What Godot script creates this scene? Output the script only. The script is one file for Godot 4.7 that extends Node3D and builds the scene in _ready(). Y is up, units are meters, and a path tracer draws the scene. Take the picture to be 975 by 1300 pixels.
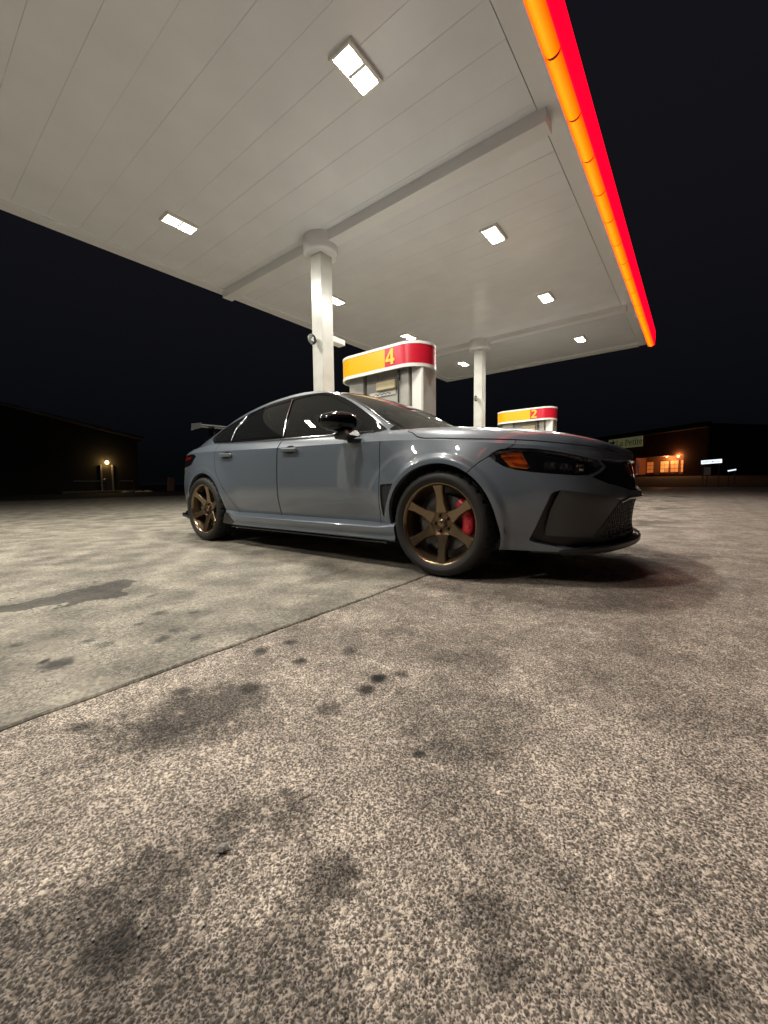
extends Node3D
# A fuel station forecourt at night: a grey hatchback beside the pumps, under a lit canopy.

const CANOPY_Y := 4.7
var M := {}
var used := {}
var T0 := 0

func _ready():
	T0 = Time.get_ticks_msec()
	# ------------------------------------------------------------ camera, sky, exposure
	var cam := Camera3D.new()
	cam.name = "camera"
	cam.position = Vector3(2.6015, .5856, 2.9774)
	cam.rotation = Vector3(-.0764, .6657, -.01107)
	cam.fov = 104.48
	cam.near = .05
	cam.far = 600.0
	add_child(cam)
	cam.current = true
	var env := Environment.new()
	env.background_mode = Environment.BG_SKY
	var sky := Sky.new()
	var sm := ProceduralSkyMaterial.new()
	sm.sky_top_color = Color8(18, 18, 23)
	sm.sky_horizon_color = Color8(3, 4, 5)
	sm.sky_curve = .25
	sm.ground_bottom_color = Color8(4, 4, 5)
	sm.ground_horizon_color = Color8(7, 9, 12)
	sky.sky_material = sm
	env.sky = sky
	env.tonemap_mode = Environment.TONE_MAPPER_LINEAR
	env.tonemap_exposure = 1.14
	env.sdfgi_enabled = true
	env.ssao_enabled = true
	env.ssil_enabled = true
	var we := WorldEnvironment.new()
	we.name = "world_environment"
	we.environment = env
	add_child(we)
	# ------------------------------------------------------------ the place
	make_tables()
	make_materials()
	stamp("materials")
	build_ground()
	stamp("ground")
	build_canopy()
	build_pumps()
	stamp("canopy and pumps")
	build_shop()
	build_dark_hall()
	build_roadside()
	stamp("background")
	build_car()
	stamp("car")

func stamp(what: String):
	print("%6d ms  %s" % [Time.get_ticks_msec() - T0, what])

# ---------------------------------------------------------------- naming
func numbered(called: String) -> String:
	var n: int = used.get(called, 0)
	used[called] = n + 1
	return called if n == 0 else "%s_%03d" % [called, n]

func thing(called: String, label: String, category: String, at := Vector3.ZERO, turn := 0.0, group := "") -> Node3D:
	var o := Node3D.new()
	o.name = numbered(called)
	add_child(o)
	o.position = at
	o.rotation.y = turn
	tag(o, label, category, group)
	return o

func tag(o: Node3D, label: String, category: String, group := ""):
	o.set_meta("label", label)
	o.set_meta("category", category)
	if group: o.set_meta("group", group)

func part(called: String, s: Soup, m: Material, parent: Node3D = self) -> MeshInstance3D:
	var o := MeshInstance3D.new()
	o.name = called if parent != self else numbered(called)
	o.mesh = s.mesh()
	o.material_override = m
	parent.add_child(o, true)
	return o

func share(called: String, mesh: Mesh, m: Material, parent: Node3D, at := Vector3.ZERO) -> MeshInstance3D:
	var o := MeshInstance3D.new()
	o.name = called
	o.mesh = mesh
	o.material_override = m
	parent.add_child(o, true)
	o.position = at
	return o

func structure(called: String, s: Soup, m: Material) -> MeshInstance3D:
	var o := part(called, s, m)
	o.set_meta("kind", "structure")
	return o

# ---------------------------------------------------------------- meshes
class Soup:
	var p := PackedVector3Array()
	var n := PackedVector3Array()
	var uv := PackedVector2Array()
	func tri(a: Vector3, b: Vector3, c: Vector3, na: Vector3, nb: Vector3, nc: Vector3, ua := Vector2.ZERO, ub := Vector2.ZERO, uc := Vector2.ZERO):
		p.append(a); p.append(b); p.append(c)
		n.append(na); n.append(nb); n.append(nc)
		uv.append(ua); uv.append(ub); uv.append(uc)
	func quad(a: Vector3, b: Vector3, c: Vector3, d: Vector3, nn: Vector3):
		tri(a, b, c, nn, nn, nn, Vector2(0, 0), Vector2(1, 0), Vector2(1, 1))
		tri(a, c, d, nn, nn, nn, Vector2(0, 0), Vector2(1, 1), Vector2(0, 1))
	func add(o: Soup) -> Soup:
		p.append_array(o.p)
		n.append_array(o.n)
		uv.append_array(o.uv)
		return self
	func moved(t: Transform3D) -> Soup:
		var o := Soup.new()
		o.p = t * p
		var nb := t.basis.inverse().transposed()
		o.n.resize(n.size())
		for i in n.size(): o.n[i] = (nb * n[i]).normalized()
		o.uv = uv.duplicate()
		return o
	func mirrored() -> Soup:
		return moved(Transform3D(Basis.from_scale(Vector3(1, 1, -1)), Vector3.ZERO))
	func pushed(d: float) -> Soup:
		var o := Soup.new()
		o.p = p.duplicate()
		o.n = n.duplicate()
		o.uv = uv.duplicate()
		for i in p.size(): o.p[i] = p[i] + n[i] * d
		return o
	func mesh() -> ArrayMesh:
		# front faces run clockwise; turn every face to agree with its normals
		var q := p.duplicate()
		var m := n.duplicate()
		var w := uv.duplicate()
		for i in range(0, q.size(), 3):
			if (q[i + 1] - q[i]).cross(q[i + 2] - q[i]).dot(m[i] + m[i + 1] + m[i + 2]) > 0.0:
				var a := q[i + 1]; q[i + 1] = q[i + 2]; q[i + 2] = a
				a = m[i + 1]; m[i + 1] = m[i + 2]; m[i + 2] = a
				var b := w[i + 1]; w[i + 1] = w[i + 2]; w[i + 2] = b
		var arr := []
		arr.resize(Mesh.ARRAY_MAX)
		arr[Mesh.ARRAY_VERTEX] = q
		arr[Mesh.ARRAY_NORMAL] = m
		arr[Mesh.ARRAY_TEX_UV] = w
		var out := ArrayMesh.new()
		if q.size(): out.add_surface_from_arrays(Mesh.PRIMITIVE_TRIANGLES, arr)
		return out

# a smooth sheet from a function of (i, j) giving [point, uv]
func sheet(nu: int, nv: int, f: Callable, turn := 1.0) -> Soup:
	var P := PackedVector3Array()
	var U := PackedVector2Array()
	for i in nu + 1:
		for j in nv + 1:
			var r: Array = f.call(i, j)
			P.append(r[0])
			U.append(r[1])
	var w := nv + 1
	var N := PackedVector3Array()
	for i in nu + 1:
		for j in w:
			var i0 := maxi(i - 1, 0) * w + j
			var i1 := mini(i + 1, nu) * w + j
			var j0 := i * w + maxi(j - 1, 0)
			var j1 := i * w + mini(j + 1, nv)
			var c := (P[i1] - P[i0]).cross(P[j1] - P[j0])
			N.append(c.normalized() * turn if c.length_squared() > 1e-16 else Vector3.ZERO)
	for i in nu + 1:
		for j in w:
			if N[i * w + j] == Vector3.ZERO:
				for d in [[0, 1], [0, -1], [1, 0], [-1, 0]]:
					var a := clampi(i + d[0], 0, nu) * w + clampi(j + d[1], 0, nv)
					if N[a] != Vector3.ZERO:
						N[i * w + j] = N[a]
						break
	var s := Soup.new()
	for i in nu:
		for j in nv:
			var a := i * w + j
			var b := a + w
			s.tri(P[a], P[b], P[b + 1], N[a], N[b], N[b + 1], U[a], U[b], U[b + 1])
			s.tri(P[a], P[b + 1], P[a + 1], N[a], N[b + 1], N[a + 1], U[a], U[b + 1], U[a + 1])
	return s

# keep the side of a soup where sgn * (f - level) > 0; cut edges get a return wall of the given depth
func cut(s: Soup, f: PackedFloat32Array, level: float, sgn: float, wall := .01) -> Soup:
	var o := Soup.new()
	for t in range(0, s.p.size(), 3):
		var v := [sgn * (f[t] - level), sgn * (f[t + 1] - level), sgn * (f[t + 2] - level)]
		if v[0] >= 0 and v[1] >= 0 and v[2] >= 0:
			o.tri(s.p[t], s.p[t + 1], s.p[t + 2], s.n[t], s.n[t + 1], s.n[t + 2], s.uv[t], s.uv[t + 1], s.uv[t + 2])
			continue
		if v[0] < 0 and v[1] < 0 and v[2] < 0: continue
		var P := []
		var N := []
		var U := []
		var C := []
		var keep := Vector3.ZERO
		for i in 3:
			var a := t + i
			var b := t + (i + 1) % 3
			var va: float = v[i]
			var vb: float = v[(i + 1) % 3]
			if va >= 0:
				P.append(s.p[a]); N.append(s.n[a]); U.append(s.uv[a])
				keep = s.p[a]
			if (va >= 0) != (vb >= 0):
				var k := va / (va - vb)
				P.append(s.p[a].lerp(s.p[b], k)); N.append(s.n[a].lerp(s.n[b], k).normalized()); U.append(s.uv[a].lerp(s.uv[b], k))
				C.append(P.size() - 1)
		for i in range(1, P.size() - 1):
			o.tri(P[0], P[i], P[i + 1], N[0], N[i], N[i + 1], U[0], U[i], U[i + 1])
		if wall > 0 and C.size() == 2:
			var a: Vector3 = P[C[0]]
			var b: Vector3 = P[C[1]]
			var na: Vector3 = N[C[0]]
			var nb: Vector3 = N[C[1]]
			var side_n := (b - a).cross(na).normalized()
			if side_n.dot((a + b) * .5 - keep) < 0: side_n = -side_n
			o.tri(a, b, b - nb * wall, side_n, side_n, side_n, U[C[0]], U[C[1]], U[C[1]])
			o.tri(a, b - nb * wall, a - na * wall, side_n, side_n, side_n, U[C[0]], U[C[1]], U[C[0]])
	return o

func field(s: Soup, poly: PackedVector2Array) -> PackedFloat32Array:
	var lo := poly[0]
	var hi := poly[0]
	for q in poly:
		lo = lo.min(q)
		hi = hi.max(q)
	lo -= Vector2(.05, .05)
	hi += Vector2(.05, .05)
	var f := PackedFloat32Array()
	f.resize(s.p.size())
	var n := poly.size()
	for i in s.uv.size():
		var q := s.uv[i]
		if q.x < lo.x or q.y < lo.y or q.x > hi.x or q.y > hi.y:
			f[i] = .05
			continue
		var d := 1e9
		var inside := false
		var b := poly[n - 1]
		for k in n:
			var a := poly[k]
			var e := b - a
			var w := q - a
			d = minf(d, (w - e * clampf(w.dot(e) / e.length_squared(), 0, 1)).length_squared())
			if (a.y > q.y) != (b.y > q.y) and q.x < (b.x - a.x) * (q.y - a.y) / (b.y - a.y) + a.x: inside = not inside
			b = a
		f[i] = -sqrt(d) if inside else sqrt(d)
	return f

# split a sheet along an outline in its own coordinates, leaving a gap: [inside, outside]
func split(s: Soup, outline: Array, gap := .002, wall_in := .01, wall_out := .01) -> Array:
	var poly := PackedVector2Array()
	for q in outline: poly.append(Vector2(q[0], q[1]))
	var f := field(s, poly)
	return [cut(s, f, -gap, -1.0, wall_in), cut(s, f, gap, 1.0, wall_out)]

# box with chamfered edges
func box(size: Vector3, at := Vector3.ZERO, c := .0, basis := Basis.IDENTITY) -> Soup:
	var s := Soup.new()
	var h := size * .5
	c = minf(c, minf(h.x, minf(h.y, h.z)) * .9)
	var T := Transform3D(basis, at)
	var V := func(x, y, z, f) -> Vector3:
		var d := Vector3(c, c, c)
		d[f] = 0
		return T * Vector3(x * (h.x - d.x), y * (h.y - d.y), z * (h.z - d.z))
	for f in 3:
		var g: int = (f + 1) % 3
		var k: int = (f + 2) % 3
		for e in [-1.0, 1.0]:
			var q := []
			for w in [[-1.0, -1.0], [1.0, -1.0], [1.0, 1.0], [-1.0, 1.0]]:
				var v := Vector3.ZERO
				v[f] = e
				v[g] = w[0]
				v[k] = w[1]
				q.append(V.call(v.x, v.y, v.z, f))
			var nn := Vector3.ZERO
			nn[f] = e
			s.quad(q[0], q[1], q[2], q[3], basis * nn)
	if c > 0:
		for f in 3:
			var g: int = (f + 1) % 3
			var k: int = (f + 2) % 3
			for e in [-1.0, 1.0]:
				for w in [-1.0, 1.0]:
					var a := Vector3.ZERO
					a[g] = e
					a[k] = w
					a[f] = -1
					var b := a
					b[f] = 1
					s.quad(V.call(a.x, a.y, a.z, g), V.call(b.x, b.y, b.z, g), V.call(b.x, b.y, b.z, k), V.call(a.x, a.y, a.z, k), (basis * Vector3(0 if f == 0 else a.x, 0 if f == 1 else a.y, 0 if f == 2 else a.z)).normalized())
		for x in [-1.0, 1.0]:
			for y in [-1.0, 1.0]:
				for z in [-1.0, 1.0]:
					var nn := (basis * Vector3(x, y, z)).normalized()
					s.tri(V.call(x, y, z, 0), V.call(x, y, z, 1), V.call(x, y, z, 2), nn, nn, nn)
	return s

# turned shape: profile of [radius, height along the axis]; axis z unless up
func lathe(profile: Array, seg := 48, up := false, sharp := false, mod = null) -> Soup:
	var s := Soup.new()
	var n := profile.size()
	for k in n - 1:
		var a := Vector2(profile[k][0], profile[k][1])
		var b := Vector2(profile[k + 1][0], profile[k + 1][1])
		var t := (b - a).normalized()
		var ta := t
		var tb := t
		if not sharp:
			if k > 0:
				var q := (a - Vector2(profile[k - 1][0], profile[k - 1][1])).normalized()
				if q.dot(t) > .6: ta = (t + q).normalized()
			if k < n - 2:
				var q := (Vector2(profile[k + 2][0], profile[k + 2][1]) - b).normalized()
				if q.dot(t) > .6: tb = (t + q).normalized()
		for i in seg:
			var pts := []
			var nrm := []
			for e in [[i, a, ta, k], [i + 1, a, ta, k], [i + 1, b, tb, k + 1], [i, b, tb, k + 1]]:
				var ang: float = TAU * e[0] / seg
				var r: float = e[1].x
				if mod != null: r += mod.call(e[0] % seg, e[3])
				pts.append(Vector3(cos(ang) * r, sin(ang) * r, e[1].y))
				nrm.append(Vector3(cos(ang) * e[2].y, sin(ang) * e[2].y, -e[2].x))
			if mod != null and k >= 7 and k <= 30:
				var fl: Vector3 = (pts[1] - pts[0]).cross(pts[3] - pts[0])
				if fl.length_squared() > 1e-16:
					fl = fl.normalized()
					if fl.dot(nrm[0] + nrm[2]) < 0: fl = -fl
					nrm = [fl, fl, fl, fl]
			var ua := i / float(seg)
			var ub := (i + 1) / float(seg)
			s.tri(pts[0], pts[1], pts[2], nrm[0], nrm[1], nrm[2], Vector2(ua, k), Vector2(ub, k), Vector2(ub, k + 1))
			s.tri(pts[0], pts[2], pts[3], nrm[0], nrm[2], nrm[3], Vector2(ua, k), Vector2(ub, k + 1), Vector2(ua, k + 1))
	return s.moved(Transform3D(Basis(Vector3.RIGHT, -PI / 2), Vector3.ZERO)) if up else s

# round bar through points
func tube(pts: Array, r: float, seg := 8, caps := true) -> Soup:
	var s := Soup.new()
	var prev_side := Vector3.ZERO
	var rings := []
	for i in pts.size():
		var t: Vector3 = (pts[mini(i + 1, pts.size() - 1)] - pts[maxi(i - 1, 0)]).normalized()
		var sd := (prev_side - t * prev_side.dot(t)) if prev_side != Vector3.ZERO else (t.cross(Vector3.UP) if absf(t.y) < .9 else t.cross(Vector3.RIGHT))
		sd = sd.normalized()
		prev_side = sd
		var up := sd.cross(t)
		var ring := []
		for k in seg: ring.append(sd * cos(TAU * k / seg) + up * sin(TAU * k / seg))
		rings.append(ring)
	for i in pts.size() - 1:
		for k in seg:
			var k2 := (k + 1) % seg
			var a: Vector3 = rings[i][k]
			var b: Vector3 = rings[i][k2]
			var c: Vector3 = rings[i + 1][k2]
			var d: Vector3 = rings[i + 1][k]
			s.tri(pts[i] + a * r, pts[i] + b * r, pts[i + 1] + c * r, a, b, c)
			s.tri(pts[i] + a * r, pts[i + 1] + c * r, pts[i + 1] + d * r, a, c, d)
	if caps:
		for e in [0, pts.size() - 1]:
			var t: Vector3 = (pts[0] - pts[1]).normalized() if e == 0 else (pts[e] - pts[e - 1]).normalized()
			for k in seg: s.tri(pts[e], pts[e] + rings[e][k] * r, pts[e] + rings[e][(k + 1) % seg] * r, t, t, t)
	return s

# flat outline in x and y, thick along z, with chamfered rims
func slab(outline: Array, z0: float, z1: float, c := 0.0) -> Soup:
	var s := Soup.new()
	var poly := PackedVector2Array()
	for q in outline: poly.append(Vector2(q[0], q[1]))
	if Geometry2D.is_polygon_clockwise(poly): poly.reverse()
	var inner := poly.duplicate()
	if c > 0:
		var n := poly.size()
		for i in n:
			var a := (poly[i] - poly[(i + n - 1) % n]).normalized()
			var b := (poly[(i + 1) % n] - poly[i]).normalized()
			var na := Vector2(-a.y, a.x)
			var nb := Vector2(-b.y, b.x)
			var m := (na + nb)
			inner[i] = poly[i] + m * (c / maxf(.4, 1.0 + na.dot(nb)))
	var idx := Geometry2D.triangulate_polygon(inner)
	for i in range(0, idx.size(), 3):
		for e in [[z1, Vector3.BACK], [z0, Vector3.FORWARD]]:
			var q := []
			for k in 3: q.append(Vector3(inner[idx[i + k]].x, inner[idx[i + k]].y, e[0]))
			s.tri(q[0], q[1], q[2], e[1], e[1], e[1])
	var n := poly.size()
	for i in n:
		var j := (i + 1) % n
		var d := (poly[j] - poly[i]).normalized()
		var nn := Vector3(d.y, -d.x, 0)
		var za := z0 + c
		var zb := z1 - c
		s.quad(Vector3(poly[i].x, poly[i].y, za), Vector3(poly[j].x, poly[j].y, za), Vector3(poly[j].x, poly[j].y, zb), Vector3(poly[i].x, poly[i].y, zb), nn)
		if c > 0:
			s.quad(Vector3(poly[i].x, poly[i].y, zb), Vector3(poly[j].x, poly[j].y, zb), Vector3(inner[j].x, inner[j].y, z1), Vector3(inner[i].x, inner[i].y, z1), (nn + Vector3.BACK).normalized())
			s.quad(Vector3(poly[i].x, poly[i].y, za), Vector3(poly[j].x, poly[j].y, za), Vector3(inner[j].x, inner[j].y, z0), Vector3(inner[i].x, inner[i].y, z0), (nn + Vector3.FORWARD).normalized())
	return s

# flat sheet on the ground, cut into cells so that its two sets of texture coordinates stay even
func lettering(called: String, words: String, m: Material, parent: Node3D, at: Transform3D, height: float, serif := false, bold := true, depth := .006) -> MeshInstance3D:
	var t := TextMesh.new()
	var f := SystemFont.new()
	f.font_names = PackedStringArray(["Droid Serif" if serif else "Droid Sans"])
	f.font_weight = 700 if bold else 400
	t.font = f
	t.text = words
	t.font_size = 64
	t.pixel_size = height / 46.0
	t.depth = depth
	t.curve_step = 1.0
	t.material = m
	var o := MeshInstance3D.new()
	o.name = called
	o.mesh = t
	o.transform = at
	parent.add_child(o, true)
	return o
# ---------------------------------------------------------------- materials
func lin(r: float, g: float, b: float) -> Color:
	return Color(r, g, b).linear_to_srgb()

func plain(c: Color, rough: float, metal := 0.0, spec := .5) -> StandardMaterial3D:
	var m := StandardMaterial3D.new()
	m.albedo_color = c
	m.roughness = rough
	m.metallic = metal
	m.metallic_specular = spec
	return m

func glow(c: Color, e: float, base := Color(.8, .8, .8)) -> StandardMaterial3D:
	var m := plain(base, .5)
	m.emission_enabled = true
	m.emission = c
	m.emission_energy_multiplier = e
	return m

func noise(kind: int, freq: float, seed_: int, oct := 4) -> FastNoiseLite:
	var n := FastNoiseLite.new()
	n.noise_type = kind
	n.frequency = freq
	n.seed = seed_
	n.fractal_octaves = oct
	n.fractal_type = FastNoiseLite.FRACTAL_FBM if oct > 1 else FastNoiseLite.FRACTAL_NONE
	return n

func speck(m: StandardMaterial3D, freq: float, lo: float, hi: float, scale: float, seed_: int, size := 256):
	# mild world-space unevenness of a surface's own colour
	var t := NoiseTexture2D.new()
	t.width = size
	t.height = size
	t.seamless = true
	t.noise = noise(FastNoiseLite.TYPE_SIMPLEX_SMOOTH, freq, seed_, 5)
	var g := Gradient.new()
	g.colors = PackedColorArray([Color(lo, lo, lo), Color(hi, hi, hi)])
	t.color_ramp = g
	m.albedo_texture = t
	m.uv1_triplanar = true
	m.uv1_world_triplanar = true
	m.uv1_scale = Vector3(scale, scale, scale)

func bumpy(m: StandardMaterial3D, freq: float, seed_: int, cm: float):
	var t := NoiseTexture2D.new()
	t.width = 256
	t.height = 256
	t.seamless = true
	t.noise = noise(FastNoiseLite.TYPE_SIMPLEX_SMOOTH, freq, seed_, 4)
	m.heightmap_enabled = true
	m.heightmap_texture = t
	m.heightmap_scale = cm

func make_materials():
	# car
	M.paint = plain(lin(.104, .125, .149), .34, .12)
	M.paint.clearcoat_enabled = true
	M.paint.clearcoat = 1.0
	M.paint.clearcoat_roughness = .02
	M.gloss = plain(lin(.006, .006, .007), .06)
	M.trim = plain(lin(.012, .012, .013), .42)
	M.under = plain(lin(.11, .11, .108), .85)
	M.liner = plain(lin(.07, .07, .07), .9)
	M.carpet = plain(lin(.07, .068, .066), .95)
	M.glass = plain(Color(lin(.008, .009, .009), .93), .01)
	M.glass.transparency = BaseMaterial3D.TRANSPARENCY_ALPHA
	M.screen = plain(Color(lin(.01, .013, .012), .62), .01)
	M.screen.transparency = BaseMaterial3D.TRANSPARENCY_ALPHA
	M.chrome = plain(lin(.55, .55, .56), .12, 1.0)
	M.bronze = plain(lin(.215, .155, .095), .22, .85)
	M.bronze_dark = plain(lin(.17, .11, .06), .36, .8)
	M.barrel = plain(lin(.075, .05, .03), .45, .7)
	M.steel = plain(lin(.26, .26, .26), .42, .9)
	M.rotor = plain(lin(.16, .155, .15), .5, .8)
	M.nut = plain(lin(.07, .06, .05), .3, .9)
	M.blade = plain(lin(.06, .06, .062), .16)
	M.caliper = plain(lin(.58, .014, .030), .28)
	M.caliper.clearcoat_enabled = true
	M.caliper.clearcoat = .6
	M.rubber = plain(lin(.017, .016, .015), .62, 0.0, .4)
	M.amber = plain(lin(.75, .16, .01), .18)
	M.lens = plain(Color(lin(.02, .02, .022), .22), .015)
	M.lens.transparency = BaseMaterial3D.TRANSPARENCY_ALPHA
	M.tail = plain(lin(.15, .004, .008), .08)
	M.seat = plain(lin(.05, .012, .014), .9)
	# canopy and pumps
	M.ceiling = plain(lin(.86, .88, .92), .26)
	speck(M.ceiling, .012, .965, 1.0, .35, 11)
	M.beam = plain(lin(.80, .805, .82), .36)
	M.column = plain(lin(.58, .575, .52), .3)
	speck(M.column, .01, .86, 1.0, .6, 12)
	M.white = plain(lin(.78, .77, .72), .3)
	M.panel = plain(lin(.46, .445, .395), .4)
	speck(M.panel, .01, .85, 1.0, .8, 14)
	M.yellow = plain(lin(.80, .40, .004), .3)
	M.red = plain(lin(.52, .012, .03), .3)
	M.digit = plain(lin(.82, .48, .02), .35)
	M.black = plain(lin(.012, .012, .012), .35)
	M.grey = plain(lin(.16, .16, .16), .5)
	M.beige = plain(lin(.58, .50, .30), .5)
	M.led = glow(Color(1.0, .97, .90), 6.0, Color(.9, .9, .9))
	M.band = glow(lin(1.0, .0, .012), 2.2, lin(.5, .01, .02))
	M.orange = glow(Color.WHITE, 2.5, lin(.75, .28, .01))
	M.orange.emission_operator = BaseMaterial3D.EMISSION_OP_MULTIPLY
	var og := Gradient.new()  # round shading painted into the tube's glow: yellower underneath, redder to the sides
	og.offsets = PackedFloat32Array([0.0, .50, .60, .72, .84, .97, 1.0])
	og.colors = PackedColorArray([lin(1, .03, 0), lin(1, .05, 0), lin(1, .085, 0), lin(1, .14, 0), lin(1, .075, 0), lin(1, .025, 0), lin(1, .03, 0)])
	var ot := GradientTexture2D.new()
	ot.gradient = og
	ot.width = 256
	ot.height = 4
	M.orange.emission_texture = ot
	M.clip = plain(lin(.09, .03, .012), .5)
	# setting
	M.kerb = plain(lin(.30, .29, .26), .8)
	speck(M.kerb, .02, .75, 1.0, .7, 21)
	M.asphalt = plain(lin(.05, .05, .048), .85)
	speck(M.asphalt, .02, .7, 1.0, .25, 22)
	M.brick = plain(lin(.16, .075, .045), .9)
	M.siding = plain(lin(.028, .027, .026), .85)
	M.rake = plain(lin(.16, .16, .165), .7)
	M.blank = plain(lin(.050, .051, .050), .5)
	M.roofing = plain(lin(.045, .043, .042), .85)
	M.frame = plain(lin(.05, .045, .04), .6)
	M.signface = glow(Color(.60, .60, .42), .14, lin(.35, .35, .25))
	M.signink = plain(lin(.008, .008, .008), .7)
	M.lit = glow(Color(1.0, .62, .28), .55, lin(.4, .3, .2))
	M.lit2 = glow(Color(1.0, .50, .20), .28, lin(.4, .3, .2))
	M.bulb = glow(Color(1.0, .82, .50), 9.0)
	M.bulb2 = glow(Color(1.0, .70, .40), 6.0)
	M.litsign = glow(Color(.92, .96, 1.0), 1.1)
	M.snow = plain(lin(.55, .55, .56), .8)
	M.soil = plain(lin(.035, .034, .028), .95)
	speck(M.soil, .03, .5, 1.0, .15, 23)
	M.board = plain(lin(.30, .20, .14), .8)
	M.pale_strip = plain(lin(.42, .41, .38), .8)
	speck(M.pale_strip, .03, .55, 1.0, .5, 24)
	make_ground_materials()

# stones set in worn cement, seen close to; a few centimetres a stone
func make_ground_materials():
	var n := 1024
	var cell := noise(FastNoiseLite.TYPE_CELLULAR, .0128, 5, 1)
	cell.cellular_distance_function = FastNoiseLite.DISTANCE_EUCLIDEAN
	cell.cellular_return_type = FastNoiseLite.RETURN_DISTANCE
	cell.cellular_jitter = 1.0
	cell.frequency = .16
	cell.domain_warp_enabled = true
	cell.domain_warp_amplitude = 6.0
	cell.domain_warp_frequency = .06
	var val: FastNoiseLite = cell.duplicate()
	val.cellular_return_type = FastNoiseLite.RETURN_CELL_VALUE
	var d := cell.get_seamless_image(n, n).get_data()
	var v := val.get_seamless_image(n, n).get_data()
	var cell2: FastNoiseLite = cell.duplicate()
	cell2.frequency = .31
	cell2.seed = 77
	var d2 := cell2.get_seamless_image(n, n).get_data()
	var fine := noise(FastNoiseLite.TYPE_VALUE, .32, 8, 2).get_seamless_image(n, n).get_data()
	var mid := noise(FastNoiseLite.TYPE_SIMPLEX_SMOOTH, .011, 9, 4).get_seamless_image(n, n).get_data()
	var col := PackedByteArray()
	col.resize(n * n * 3)
	var hgt := PackedByteArray()
	hgt.resize(n * n)
	var k := 0
	for i in n * n:
		var wear := mid[i] / 255.0
		var tone := v[i] / 255.0
		var big := clampf((.26 + .26 * tone - d[i] / 255.0) * 11.0, 0.0, 1.0)
		var small := clampf((.36 - d2[i] / 255.0) * 10.0, 0.0, 1.0)
		if tone < .38: big = 0.0
		var grain := fine[i] / 255.0
		var stone := maxf(big, small * .8)
		var a := lerpf(.86 + .85 * (grain - .47), .37 + .36 * (tone - .3) + .34 * (grain - .5) + (.34 if tone > .9 else 0.0), stone)
		a *= .84 + .30 * wear
		a = clampf(a, .1, 1.0)
		col[k] = int(255 * clampf(a, 0, 1))
		col[k + 1] = int(255 * clampf(a * .950, 0, 1))
		col[k + 2] = int(255 * clampf(a * (.905 - .02 * stone), 0, 1))
		k += 3
		var pit := 1.0 if tone < .08 and d[i] < 90 else 0.0
		hgt[i] = int(clampf(60 + 100 * (1.0 - pow(1.0 - clampf((.26 + .26 * tone - d[i] / 255.0) * 4.0, 0.0, 1.0), 2.0)) * (.3 + .7 * tone) * signf(big) + 50 * small + 60 * (grain - .5) + 50 * (wear - .5) - 80 * pit, 0, 255))
	var rough_t := ImageTexture.create_from_image(Image.create_from_data(n, n, false, Image.FORMAT_RGB8, col))
	var rough_h := ImageTexture.create_from_image(Image.create_from_data(n, n, false, Image.FORMAT_L8, hgt))
	M.rough = plain(lin(.74, .745, .73), .78, 0.0, .35)
	M.rough.albedo_texture = rough_t
	M.rough.heightmap_enabled = true
	M.rough.heightmap_texture = rough_h
	M.rough.heightmap_scale = .33
	M.rough.detail_enabled = true
	M.rough.detail_blend_mode = BaseMaterial3D.BLEND_MODE_MUL
	M.rough.detail_uv_layer = BaseMaterial3D.DETAIL_UV_2
	# trowelled slab under the canopy
	var big2 := noise(FastNoiseLite.TYPE_SIMPLEX_SMOOTH, .006, 31, 6).get_seamless_image(n, n).get_data()
	var spk := noise(FastNoiseLite.TYPE_VALUE, .22, 32, 3).get_seamless_image(n, n).get_data()
	for i in n * n:
		var b := big2[i] / 255.0
		var g := spk[i] / 255.0
		var ex := clampf((.40 - d2[i] / 255.0) * 4.0, 0, 1) * clampf((b - .40) * 4.0, 0, 1)
		var a := clampf(.62 + .20 * (b - .5) + .40 * (g - .5) - .27 * ex, .05, 1.0)
		col[i * 3] = int(255 * a)
		col[i * 3 + 1] = int(255 * a * .975)
		col[i * 3 + 2] = int(255 * a * .895)
		hgt[i] = int(clampf(128 + 60 * (b - .5) + 50 * (g - .5) + 30 * ex, 0, 255))
	M.smooth = plain(lin(1, 1, 1), .66, 0.0, .4)
	M.smooth.albedo_texture = ImageTexture.create_from_image(Image.create_from_data(n, n, false, Image.FORMAT_RGB8, col))
	M.smooth.heightmap_enabled = true
	M.smooth.heightmap_texture = ImageTexture.create_from_image(Image.create_from_data(n, n, false, Image.FORMAT_L8, hgt))
	M.smooth.heightmap_scale = .45
	M.smooth.detail_enabled = true
	M.smooth.detail_blend_mode = BaseMaterial3D.BLEND_MODE_MUL
	M.smooth.detail_uv_layer = BaseMaterial3D.DETAIL_UV_2
	M.rough.detail_albedo = stains(Rect2(1.3, .3, 3.2, 3.2), 1024, 41)
	M.smooth.detail_albedo = stains(Rect2(-7.7, -5.5, 9.0, 9.0), 1600, 43)

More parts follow.
